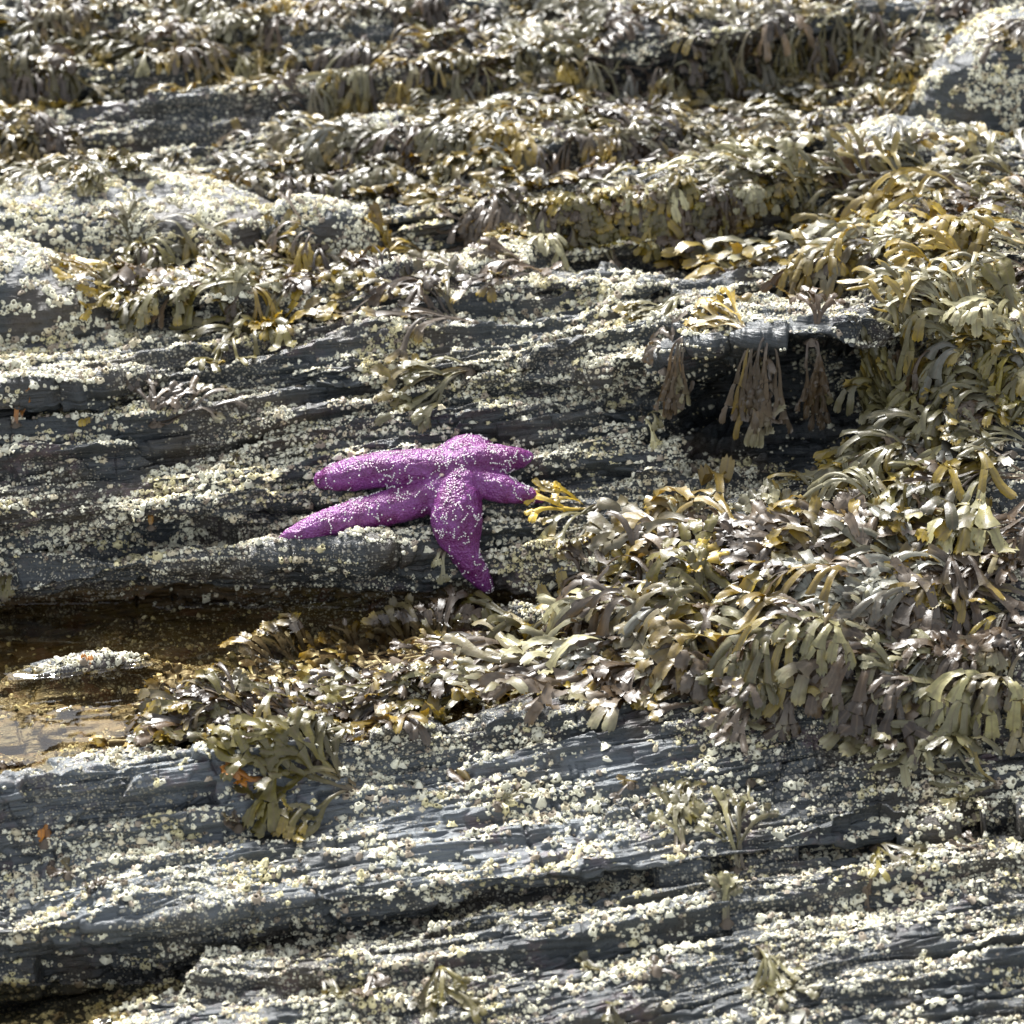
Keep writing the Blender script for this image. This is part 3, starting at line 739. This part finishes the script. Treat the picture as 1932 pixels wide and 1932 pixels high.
P_(1130, 1180, 170, 35, 70, 9, 5, 3, 10, 'brown', 'rust brown curled rockweed among pale tips below the sea star', tip='golden', lift=.5)
P_(1240, 1150, 0, 20, 105, 11, 4, 3, 10, 'golden', 'long yellow brown blade curling rightward in the middle of the bank', tip='golden', lift=.4)
P_(1580, 1260, 80, 30, 48, 9, 5, 3, 10, 'pale', 'white tipped stubby frond standing up from the matted bank', tip='pale', lift=1.6)
P_(1290, 1310, 10, 30, 60, 11, 4, 3, 8, 'golden', 'short yellow green blades beside the near slab of the bank', lift=.4)
P_(1000, 1300, 205, 25, 80, 11, 4, 3, 7, 'olive', 'olive forked blades hanging toward the near slab below the pool weed', tip='olive')
P_(700, 1345, 60, 55, 58, 10, 5, 3, 9, 'grey olive', 'pale olive forked fan standing at the near pool shore', tip='olive', lift=1.0)
P_(1060, 1200, 178, 18, 215, 12, 4, 3, 9, 'mauve grey', 'long dull grey rockweed strand lying along the far edge of the pool weed', tip='pale', lift=.25)
P_(370, 1350, 150, 40, 55, 13, 4, 2, 8, 'orange', 'pinkish orange broad blade at the left tip of the pool weed', tip='orange', lift=.4)
P_(300, 1390, 200, 40, 50, 11, 4, 2, 6, 'silver grey', 'whitish wet blade lying on the water at the left tip of the pool weed', tip='silver grey')
P_(660, 1490, 172, 50, 135, 13, 7, 4, 12, 'olive', 'olive rockweed clump with one bright orange blade on the near slab', tip='golden', lift=.25)
P_(500, 1468, 186, 12, 58, 15, 2, 2, 9, 'orange', 'short bright orange blade tip beside the olive clump on the slab', tip='orange')
P_(600, 1440, 100, 60, 60, 11, 6, 3, 8, 'grey olive', 'pale curled rockweed clump standing behind the olive slab clump', tip='golden', lift=.8)
P_(545, 1525, -110, 16, 42, 12, 2, 2, 4, 'olive', 'two lobed olive blade with pale flecks lying on the near slab', tip='golden')
P_(450, 1560, -160, 24, 42, 9, 3, 2, 4, 'mauve grey', 'translucent grey brown blade pair left of the two lobed olive blade', tip='mauve grey')
P_(10, 1090, -85, 20, 60, 13, 4, 2, 4, 'olive', 'dark olive blades hanging at the left edge over the pool', tip='brown', sag=1.4)
P_(60, 1440, 190, 45, 50, 8, 4, 3, 5, 'brown', 'dark brown curled weed at the left edge of the pool shore', tip='orange')
P_(85, 1590, 80, 30, 18, 6, 3, 1, 3, 'orange', 'small flame orange sprig on the mauve patch at the left', tip='orange', lift=1.2)
P_(166, 1258, 80, 20, 14, 6, 3, 1, 3, 'orange', 'tiny orange sprig on the rock island in the tide pool', tip='orange', lift=1.5)
P_(285, 995, 80, 20, 12, 6, 3, 1, 3, 'orange', 'tiny orange sprig on the barnacled step at the left', tip='orange', lift=1.5)
P_(445, 860, -85, 14, 26, 6.5, 3, 2, 3, 'olive', 'small brown olive sprig on the barnacled wall left of the star', tip='olive')
P_(165, 790, -80, 14, 18, 10, 2, 1, 3, 'golden', 'short yellow blade stub on the left ledge')
# sparse young fronds on the near slab
for (u, v, th, ln, wd, ax, lv, cl, lb) in [
    (1275, 1490, -88, 38, 12, 2, 1, 'olive', 'single paddle shaped olive blade on the near slab'),
    (1415, 1475, -72, 36, 7, 2, 2, 'pale', 'thin pale frond pointing down beside the paddle blade'),
    (1190, 1480, -140, 38, 6, 2, 2, 'mauve grey', 'thin brownish frond lying left of the paddle blade'),
    (1655, 1600, -90, 55, 7.5, 3, 3, 'olive', 'three pronged olive frond spread on the lower right slab'),
    (1700, 1620, -50, 34, 7, 2, 2, 'olive', 'forked olive frond beside the three pronged one'),
    (1290, 1600, 120, 45, 8, 4, 3, 'grey olive', 'grey olive crumpled frond tuft in the middle of the lower slab'),
    (1390, 1640, 100, 50, 8.5, 4, 3, 'grey olive', 'amber edged crumpled frond on the lower slab'),
    (1370, 1740, 110, 55, 9.5, 5, 2, 'grey olive', 'pale grey crumpled frond clump below the amber edged one'),
    (1440, 1790, -70, 42, 7, 4, 3, 'grey olive', 'drooping grey olive frond right of the pale crumpled clump'),
    (1640, 1720, 95, 36, 6, 3, 2, 'brown', 'curling brown frond beside the three pronged olive one'),
    (1880, 1480, 175, 60, 7, 4, 3, 'grey olive', 'grey olive frond lying near the right edge of the slab'),
    (1800, 1510, -60, 26, 8, 2, 2, 'olive', 'short curved olive frond in the right crack'),
    (1850, 1600, 170, 40, 5, 3, 2, 'brown', 'thin brown frond on the right side of the slab'),
    (880, 1480, 150, 22, 9, 2, 1, 'brown', 'small dark brown blade standing on the pale grey slab'),
    (940, 1520, 20, 30, 7, 3, 2, 'grey olive', 'small grey frond on the pale grey slab'),
    (200, 1660, -80, 34, 8, 3, 2, 'mauve grey', 'greyish frond scrap at the left on the near slab'),
    (130, 1650, 160, 26, 7, 3, 2, 'brown', 'brown frond scrap at the left on the near slab'),
    (610, 1850, -80, 50, 7, 4, 2, 'grey olive', 'grey olive frond hanging on the lowest rock'),
    (700, 1840, -70, 40, 9, 3, 2, 'mauve grey', 'brownish frond beside the hanging one on the lowest rock'),
    (830, 1830, -75, 44, 7, 4, 3, 'olive', 'olive forked frond low on the lowest rock'),
    (1140, 1840, 175, 34, 9, 3, 2, 'pale', 'pale blade with a curled end near the bottom'),
    (1150, 1900, -85, 40, 8, 3, 2, 'grey olive', 'grey frond at the bottom middle of the view'),
    (1450, 1850, 60, 34, 8, 3, 2, 'pale', 'pale curled frond near the bottom right'),
    (1520, 1910, -90, 34, 10, 2, 1, 'silver grey', 'broad wet silvery blade near the bottom right'),
    (1240, 1830, 30, 30, 7, 3, 2, 'brown', 'brown curled frond among yellow barnacles at the bottom')]:
    P_(u, v, th, 34, ln * 1.5, wd * 1.1, ax, lv, 5, cl, lb, tip=cl, lift=.45)
PLANTS = [p for p in PLANTS if p['kind'] != 'skip']
NTH = len(PLANTS)
# dense under-layers nobody could count
region('m1', [(-60, -60), (2000, -60), (2000, 130), (-60, 130)], 90, -90, 80, MIX, 16, avoid=[BC, FACE], spread=70, length=75, width=8, axes=5, levels=3, layer=10)
region('m2', [(-60, 100), (1740, 100), (1740, 330), (-60, 330)], 90, -100, 80, MIX, 16, avoid=[GLARE, BC, BOLD], spread=65, length=70, width=8, axes=5, levels=3, layer=8)
region('m3', [(1500, 350), (1980, 320), (1980, 540), (1820, 510), (1540, 460)], 24, -170, 30, ['grey olive', 'olive', 'brown', 'brown'], 20, spread=50, length=90, width=9, axes=5, levels=3, layer=14)
region('m4', [(1860, 680), (1990, 640), (1990, 890), (1690, 880), (1720, 800)], 22, -174, 30, ['grey olive', 'olive', 'brown', 'brown'], 20, spread=38, length=120, width=9, axes=5, levels=3, layer=14)
region('m5', [(1100, 1120), (1250, 1050), (1980, 1000), (1980, 1320), (1400, 1300), (940, 1260)], 34, 180, 20, ['brown', 'brown', 'mauve grey', 'olive'], 24, spread=30, length=110, width=10, axes=5, levels=3, layer=7)
region('m6', [(330, 1335), (600, 1270), (960, 1225), (960, 1320), (420, 1400)], 60, 172, 50, ['brown', 'brown', 'mauve grey'], 16, spread=50, length=75, width=7.5, axes=5, levels=3, layer=8)
region('m7', [(230, 460), (620, 465), (600, 570), (260, 560)], 24, -110, 60, ['brown', 'olive', 'grey olive', 'golden'], 24, spread=50, length=70, width=9, axes=4, levels=3, layer=6)
region('m8', [(850, 350), (1380, 340), (1380, 400), (850, 400)], 30, -90, 30, ['brown', 'olive', 'mauve grey'], 20, spread=40, length=60, width=8, axes=5, levels=3, layer=5)
for p in PLANTS[NTH:]: p['kind'] = 'stuff'

def grow(PLS):
    """march every blade of every plant together over the rock, forking at each level"""
    base = hit([p['u'] for p in PLS], [p['v'] for p in PLS])
    pid = np.concatenate([np.full(p['axes'], k) for k, p in enumerate(PLS)]); n = len(pid)
    fq = np.stack([base[:, 0] * 7, base[:, 1] * 3.5, np.full(len(PLS), .7)], 1)      # currents combed the plants in patches
    swirl = noise3(fq) * np.array([38.0 if p['region'] else 0.0 for p in PLS])
    for p, a in zip(PLS, swirl): p['th'] += a
    for p in PLS:
        if p['region']:
            f = rng.uniform(.85, 1.4) if p['v'] > 330 else rng.uniform(.7, 1.25); p['width'] *= f; p['length'] *= f ** .5
    g = lambda key: np.array([float(p[key]) for p in PLS])[pid]
    ax = np.arange(n)
    th = np.radians(g('th') + rng.normal(0, 1, n) * g('spread') * np.where(g('spread') == 36, .35, .55))
    pos = base[pid] + np.stack([rng.normal(0, .003, n), rng.normal(0, .003, n), np.full(n, .002)], 1)
    lift = g('lift') * np.where(g('lift') > .5, .6, .3) * rng.uniform(.3, 1.5, n)
    hd = np.stack([np.cos(th), np.sin(th) / .55 * .75, lift], 1); hd /= np.linalg.norm(hd, axis=1)[:, None]
    clear = rng.random(n) ** .8 * g('layer') / 1000 + .002
    width = g('width') / 1000 * rng.uniform(.75, 1.15, n); length = g('length') / 1000 * rng.uniform(.65, 1.15, n)
    lev = g('levels').astype(int); sag = g('sag')
    pal = np.array([PAL[p['colour']] for p in PLS])[pid]; tipc = np.array([PAL[p['tip']] for p in PLS])[pid]
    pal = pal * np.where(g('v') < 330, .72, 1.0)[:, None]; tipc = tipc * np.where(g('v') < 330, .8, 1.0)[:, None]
    k = rng.random((n, 1)); alt = np.array([PAL[c] for c in PAL])[rng.integers(0, 5, n)]
    pal = np.where(k < .2, .5 * pal + .5 * alt, pal) * np.exp(rng.normal(0, .34, (n, 1)))
    roll = rng.normal(0, .26, n); yaw = rng.normal(0, .05, n); bright = rng.random(n)
    st = dict(pos=pos, hd=hd, clear=clear, width=width, length=length, lev=lev, pid=pid, ax=ax, pal=pal, tip=tipc, roll=roll, yaw=yaw, L=np.zeros(n, int), wj=np.full(n, .35), sag=sag, br=bright, sd=np.zeros((n, 3)))
    out = []
    S = 7
    for level in range(5):
        n = len(st['pid'])
        if n == 0: break
        last = st['lev'] - 1 <= level
        frac = np.where(st['lev'] == 1, 1.0, np.where(level == 0, .38, np.where(last, .18, (.62 - .18) / np.maximum(st['lev'] - 2, 1))))
        ds = st['length'] * frac / S * rng.uniform(.7, 1.3, n)
        p, h = st['pos'].copy(), st['hd'].copy(); PT, SD, NM = [], [], []
        w0 = st['wj']; wt = np.where(last, 1.0, np.clip(.42 + .27 * level, 0, .95)); prof = []
        for s in range(S + 1):
            t = (s / S) if s < S else 1.0
            gz = np.array([-.35, .94]); rf = np.tile(np.array([0, gz[0], gz[1]]), (n, 1))
            side = np.cross(h, rf); side /= np.linalg.norm(side, axis=1)[:, None] + 1e-9
            nr = np.cross(side, h)
            c, si = np.cos(st['roll'])[:, None], np.sin(st['roll'])[:, None]
            sd = side * c + nr * si; nm = nr * c - side * si
            PT.append(p.copy()); SD.append(sd); NM.append(nm)
            wl = w0 + (wt - w0) * t
            tipw = np.array([.80, .84, .88, .94, 1.0, 1.02, .92, .62])[s]; wl = wl * (1, 1, 1, 1, 1.02, 1.12, 1.32, 1.6)[s]
            prof.append(np.where(last, np.where(level > 0, tipw, (.4, .6, .82, .98, 1.02, 1.0, .90, .60)[s]), wl))
            if s == S: break
            st['yaw'] = st['yaw'] * .85 + rng.normal(0, .035, n)
            a = st['yaw'] * .9; ca, sa = np.cos(a), np.sin(a)
            h = np.stack([h[:, 0] * ca - h[:, 1] * sa, h[:, 0] * sa + h[:, 1] * ca, h[:, 2]], 1)
            free = p[:, 2] - hsample(HS1, p[:, 0], p[:, 1]) - st['clear'] * min(1.0, (level + s / S) / 1.4)
            h[:, 2] -= np.where(free > .002, (.10 + 6 * np.clip(free, 0, .05)) * st['sag'], .0) * np.clip(ds / .005, .3, 2)
            h[:, 2] += rng.normal(0, .06, n)
            h /= np.linalg.norm(h, axis=1)[:, None]
            ce = st['clear'] * min(1.0, (level + s / S) / 1.4) + .0015
            if s == S - 1: ds = np.where(last, ds * .45, ds)
            q = p + h * ds[:, None]
            gr = hsample(HS1, q[:, 0], q[:, 1]) + ce
            below = q[:, 2] < gr
            rise = np.minimum(gr - q[:, 2], ds * 1.1)
            q[:, 2] = np.where(below, q[:, 2] + rise, q[:, 2])
            nh = q - p; nl = np.linalg.norm(nh, axis=1)[:, None]; nh = nh / np.maximum(nl, 1e-9)
            q = p + nh * np.minimum(nl, ds[:, None] * 1.05)
            hg = h * [1, 1, 0] + nh * [0, 0, .8]; h = np.where(below[:, None], hg, h); h /= np.linalg.norm(h, axis=1)[:, None]
            st['roll'] = st['roll'] * .96 + rng.normal(0, .07, n)
            p = q
        tt0 = level / st['lev']
        out.append(dict(P=np.stack(PT, 1), S=np.stack(SD, 1), N=np.stack(NM, 1), W=np.stack(prof, 1) * st['width'][:, None],
                        pid=st['pid'], ax=st['ax'], pal=st['pal'], tip=st['tip'], br=st['br'],
                        T=(tt0[:, None] + np.linspace(0, 1, S + 1)[None] / st['lev'][:, None]), last=last))
        go = ~last
        if not go.any(): break
        kids = []
        for sgn in (-1, 1):
            m = go & (rng.random(n) < (.97 if sgn < 0 else .93))
            sdm, nmm = SD[-1][m], NM[-1][m]; ang = np.where(np.asarray(st['lev'])[m] - 2 <= level, rng.uniform(.26, .54, m.sum()), np.where(np.asarray(st['lev'])[m] - 3 <= level, rng.uniform(.18, .40, m.sum()), rng.uniform(.14, .32, m.sum())))[:, None]
            hh = h[m] * np.cos(ang) + sdm * np.sin(ang) * sgn; hh /= np.linalg.norm(hh, axis=1)[:, None]
            d = {k: v[m].copy() for k, v in st.items()}
            d['pos'] = p[m] + sdm * sgn * (d['width'] * np.asarray(prof[-1])[m] * .25)[:, None]; d['hd'] = hh
            d['wj'] = np.asarray(prof[-1])[m] * .52; d['roll'] = d['roll'] + rng.normal(0, .09, m.sum()); d['clear'] = d['clear'] * rng.uniform(.8, 1.3, m.sum())
            d['yaw'] = rng.normal(0, .03, m.sum()) ; kids.append(d)
        st = {k: np.concatenate([a[k] for a in kids]) for k in kids[0]}
    return base, out
WB, WOUT = grow(PLANTS)
cat = lambda k: np.concatenate([o[k] for o in WOUT])
WP, WS, WN, WW, WT = cat('P'), cat('S'), cat('N'), cat('W'), cat('T')
Wpid, Wax, Wpal, Wtip, Wbr, Wlast = cat('pid'), cat('ax'), cat('pal'), cat('tip'), cat('br'), cat('last')
nR, S1 = WW.shape
print('ribbons', nR)
# cross sections: cupped, with ruffled edges and a raised midrib
J = np.array([-1, -.55, 0, .55, 1.0])
cup = rng.normal(-.02, .14, (nR, 1, 1)); ruf = rng.normal(0, .10, (nR, S1, 5)) * np.abs(J)[None, None]
off = cup * (J ** 2)[None, None] + ruf; off[..., 2] += .05
WV = WP[:, :, None] + WS[:, :, None] * (WW[:, :, None] * .5 * J)[..., None] + WN[:, :, None] * (off * WW[:, :, None])[..., None]
tg = WP[:, -1] - WP[:, -2]; tg /= np.linalg.norm(tg, axis=1)[:, None] + 1e-9     # notched two-lobed tips
WV[:, -1] += (tg[:, None] * (WW[:, -1:] * np.array([-.42, .30, -.30, .30, -.42]))[..., None]) * Wlast[:, None, None] * rng.uniform(.4, 1.1, (nR, 1, 1))
tt = np.clip(WT, 0, 1)[:, :, None]
tipf = (sstep(.62, 1.0, tt) * (np.asarray(Wbr)[:, None, None] < .32) * .9)
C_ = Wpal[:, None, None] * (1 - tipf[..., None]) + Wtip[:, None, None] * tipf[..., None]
stalk = sstep(.22, .0, tt)[..., None] * .7
C_ = C_ * (1 - stalk) + np.array([.10, .07, .05]) * stalk
C_ = np.broadcast_to(C_ * np.array([1, 1, 1]), (nR, S1, 5, 3))
UVa = np.stack([np.broadcast_to(tt, (nR, S1, 5)), np.broadcast_to(J, (nR, S1, 5)), np.zeros((nR, S1, 5))], -1)
pat = []
for s in range(S1 - 1):
    for j in range(4):
        a = s * 5 + j; pat.append([a, a + 1, a + 6, a + 5])
pat = np.array(pat)
def ribbons(name, idx, origin):
    V = WV[idx].reshape(-1, 3) - origin; n = len(idx)
    F = (pat[None] + (np.arange(n) * S1 * 5)[:, None, None]).reshape(-1, 4)
    return mesh_from(name, V, F, WEED, True, C_[idx].reshape(-1, 3), UVa[idx].reshape(-1, 3))
order = np.argsort(Wpid, kind='stable'); bounds = np.searchsorted(Wpid[order], np.arange(len(PLANTS) + 1))
HOLD = plain('holdfast_skin', (.10, .075, .05), .6)
def holdfast(parent):
    r_ = rng.uniform(.0035, .0055); nseg = 10
    V = []; F = []
    for k, (rad, z) in enumerate(((1.5, -.6), (1.1, 0), (.75, .5), (.35, .9), (.05, 1.0))):
        for j in range(nseg):
            a = j / nseg * 2 * math.pi; q = 1 + .22 * math.sin(3 * a + k)
            V.append((r_ * rad * q * math.cos(a), r_ * rad * q * math.sin(a), r_ * z * .8))
    for k in range(4):
        for j in range(nseg): F.append([k * nseg + j, k * nseg + (j + 1) % nseg, (k + 1) * nseg + (j + 1) % nseg, (k + 1) * nseg + j])
    link('holdfast', mesh_from('holdfast', V, F, HOLD), parent)
ORD = 'first second third fourth fifth sixth seventh eighth ninth tenth eleventh twelfth thirteenth fourteenth fifteenth sixteenth seventeenth eighteenth nineteenth twentieth'.split()
def ordinal(k): return ORD[k] if k < 20 else str(k + 1) + 'th'
byreg = {}
for k, p in enumerate(PLANTS[:NTH]):
    if p['region']: byreg.setdefault((p['region'], p['colour']), []).append(k)
for (rg, cl), ks in byreg.items():
    ks.sort(key=lambda k: PLANTS[k]['u'])
    for i_, k in enumerate(ks):
        PLANTS[k]['label'] = (f'{cl} rockweed {rg}' if len(ks) == 1 else f'{ordinal(i_)} {cl} rockweed from left {rg}')
GRP = 'rockweed plants growing on the ledges'
mats = []
for k, p in enumerate(PLANTS):
    idx = order[bounds[k]:bounds[k + 1]]
    if p['kind'] == 'stuff': mats.append(idx); continue
    big = p['v'] > 330 and p['axes'] > 1
    b = WB[k]
    if big:
        e = bpy.data.objects.new('rockweed', None); COL.objects.link(e); e.location = b; e.empty_display_size = .02
        e['label'] = p['label']; e['category'] = 'rockweed'; e['group'] = GRP
        holdfast(e)
        for a in np.unique(Wax[idx]):
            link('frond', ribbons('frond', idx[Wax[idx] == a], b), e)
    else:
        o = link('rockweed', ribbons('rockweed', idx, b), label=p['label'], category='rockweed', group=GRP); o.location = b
link('rockweed_mat', ribbons('rockweed_mat', np.concatenate(mats), np.zeros(3)), kind='stuff', label='dense matted rockweed covering the shelf under the single plants')

# ------------------------------------------------------------------ barnacle shells
wu, wv, wd = project(WP.reshape(-1, 3))
gu = (wu / 12).astype(int); gv = (wv / 12).astype(int); okk = (gu >= 0) & (gv >= 0) & (gu < 162) & (gv < 162)
cov = np.zeros((163, 163)); np.add.at(cov, (gv[okk], gu[okk]), 1)
free = (bu > 8) & (bu < 1924) & (bv > 380) & (bv < 1926)
bi, bj = np.clip((bv / 12).astype(int), 0, 161), np.clip((bu / 12).astype(int), 0, 161)
free &= (cov[bi, bj] < 1)
hp = hit(bu, bv - 1)                                     # is the rock at that spot the one the barnacle sits on?
free &= np.linalg.norm(hp - BP, axis=1) < .02
cand_i = np.where(free)[0]; cand_i = cand_i[np.argsort(-PX[cand_i])][:300]
single = np.zeros(len(BP), bool); single[cand_i] = True
T1, B1 = frames(BN, rng.uniform(0, 6.28, len(BP)))
btint = tints(len(BP), rng, BP)
def shells(idx, seg):
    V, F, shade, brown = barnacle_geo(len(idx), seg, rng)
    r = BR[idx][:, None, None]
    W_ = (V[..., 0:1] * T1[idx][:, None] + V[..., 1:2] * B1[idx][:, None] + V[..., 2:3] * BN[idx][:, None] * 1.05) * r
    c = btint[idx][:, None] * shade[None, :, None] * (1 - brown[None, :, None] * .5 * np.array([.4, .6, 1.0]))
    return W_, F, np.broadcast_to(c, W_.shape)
allV, allF, allC, nb = [], [], [], 0
for sel, seg in (((PX < 3.2) & ~single, 6), ((PX >= 3.2) & (PX < 6) & ~single, 8), ((PX >= 6) & ~single, 12)):
    idx = np.where(sel)[0]
    if not len(idx): continue
    W_, F, c = shells(idx, seg); W_ = W_ + BP[idx][:, None]
    m = W_.shape[1]
    allV.append(W_.reshape(-1, 3)); allC.append(c.reshape(-1, 3)); allF.append((F[None] + (np.arange(len(idx)) * m)[:, None, None]).reshape(-1, 4) + nb); nb += len(idx) * m
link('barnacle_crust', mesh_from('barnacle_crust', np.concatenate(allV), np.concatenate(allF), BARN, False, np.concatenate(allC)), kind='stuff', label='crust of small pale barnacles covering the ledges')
MARKS = [(60, 1080, 'on the low step at the left waterline'), (330, 1030, 'on the step left of the sea star'), (120, 900, 'on the dark wall at far left'), (400, 880, 'on the wall left of the sea star'),
    (450, 700, 'on the left ledge behind the star'), (150, 660, 'on the far left ledge'), (760, 720, 'beside the pale olive fan'), (950, 680, 'right of the pale olive fan'), (1050, 560, 'on the central upper ledge'),
    (1130, 800, 'on the block behind the sea star'), (1180, 880, 'on the wall right of the sea star'), (680, 1050, 'just under the long left arm'), (980, 1010, 'below the right arm'), (900, 1380, 'on the pale grey slab'),
    (1200, 1390, 'on the corner of the pale grey slab'), (1400, 1400, 'by the notch under the matted bank'), (250, 1560, 'on the near slab beside the mauve patch'), (600, 1620, 'on the near slab below the two lobed blade'),
    (850, 1560, 'in the middle of the near slab'), (150, 1720, 'on the lip of the water crevice'), (450, 1680, 'on the slab above the dark crevice'), (1050, 1620, 'on the long edge behind the crevice'),
    (1250, 1560, 'below the paddle shaped blade'), (1500, 1520, 'right of the paddle shaped blade'), (1750, 1440, 'on the right slab under the bank'), (1850, 1560, 'in the right crack'), (1600, 1650, 'by the three pronged frond'),
    (1800, 1720, 'right of the three pronged frond'), (1350, 1700, 'by the amber edged frond'), (1100, 1720, 'on the layered edge left of the amber frond'), (850, 1780, 'on the layered edge below the crevice'),
    (600, 1850, 'by the hanging frond on the lowest rock'), (850, 1890, 'by the low olive fork'), (1150, 1860, 'by the curled pale blade'), (1450, 1820, 'by the drooping grey olive frond'), (1700, 1830, 'on the lowest right ledge'),
    (1550, 1900, 'by the wet silvery blade'), (1850, 1900, 'in the lowest right corner'), (160, 1250, 'on the rock island in the pool'), (1600, 980, 'in the right bank')]
grp = {}
for i_ in cand_i:
    mk = min(MARKS, key=lambda m: (m[0] - bu[i_]) ** 2 + 1.5 * (m[1] - bv[i_]) ** 2)
    t = btint[i_]; cn = 'yellowish' if t[2] / t[0] < .6 else ('brownish grey' if t[0] < .42 else ('off-white' if t[2] / t[0] > .78 and t[0] > .6 else 'cream'))
    grp.setdefault((cn, mk[2]), []).append(i_)
for (cn, mk), ids in grp.items():
    ids.sort(key=lambda i_: bu[i_])
    for q, i_ in enumerate(ids):
        W_, F, c = shells(np.array([i_]), 14)
        o = link('barnacle', mesh_from('barnacle', W_[0], F, BARN, False, c[0]), category='barnacle', group='largest barnacles on the ledges',
                 label=f'{cn} barnacle {mk}' if len(ids) == 1 else f'{ordinal(q)} {cn} barnacle from left {mk}')
        o.location = BP[i_]
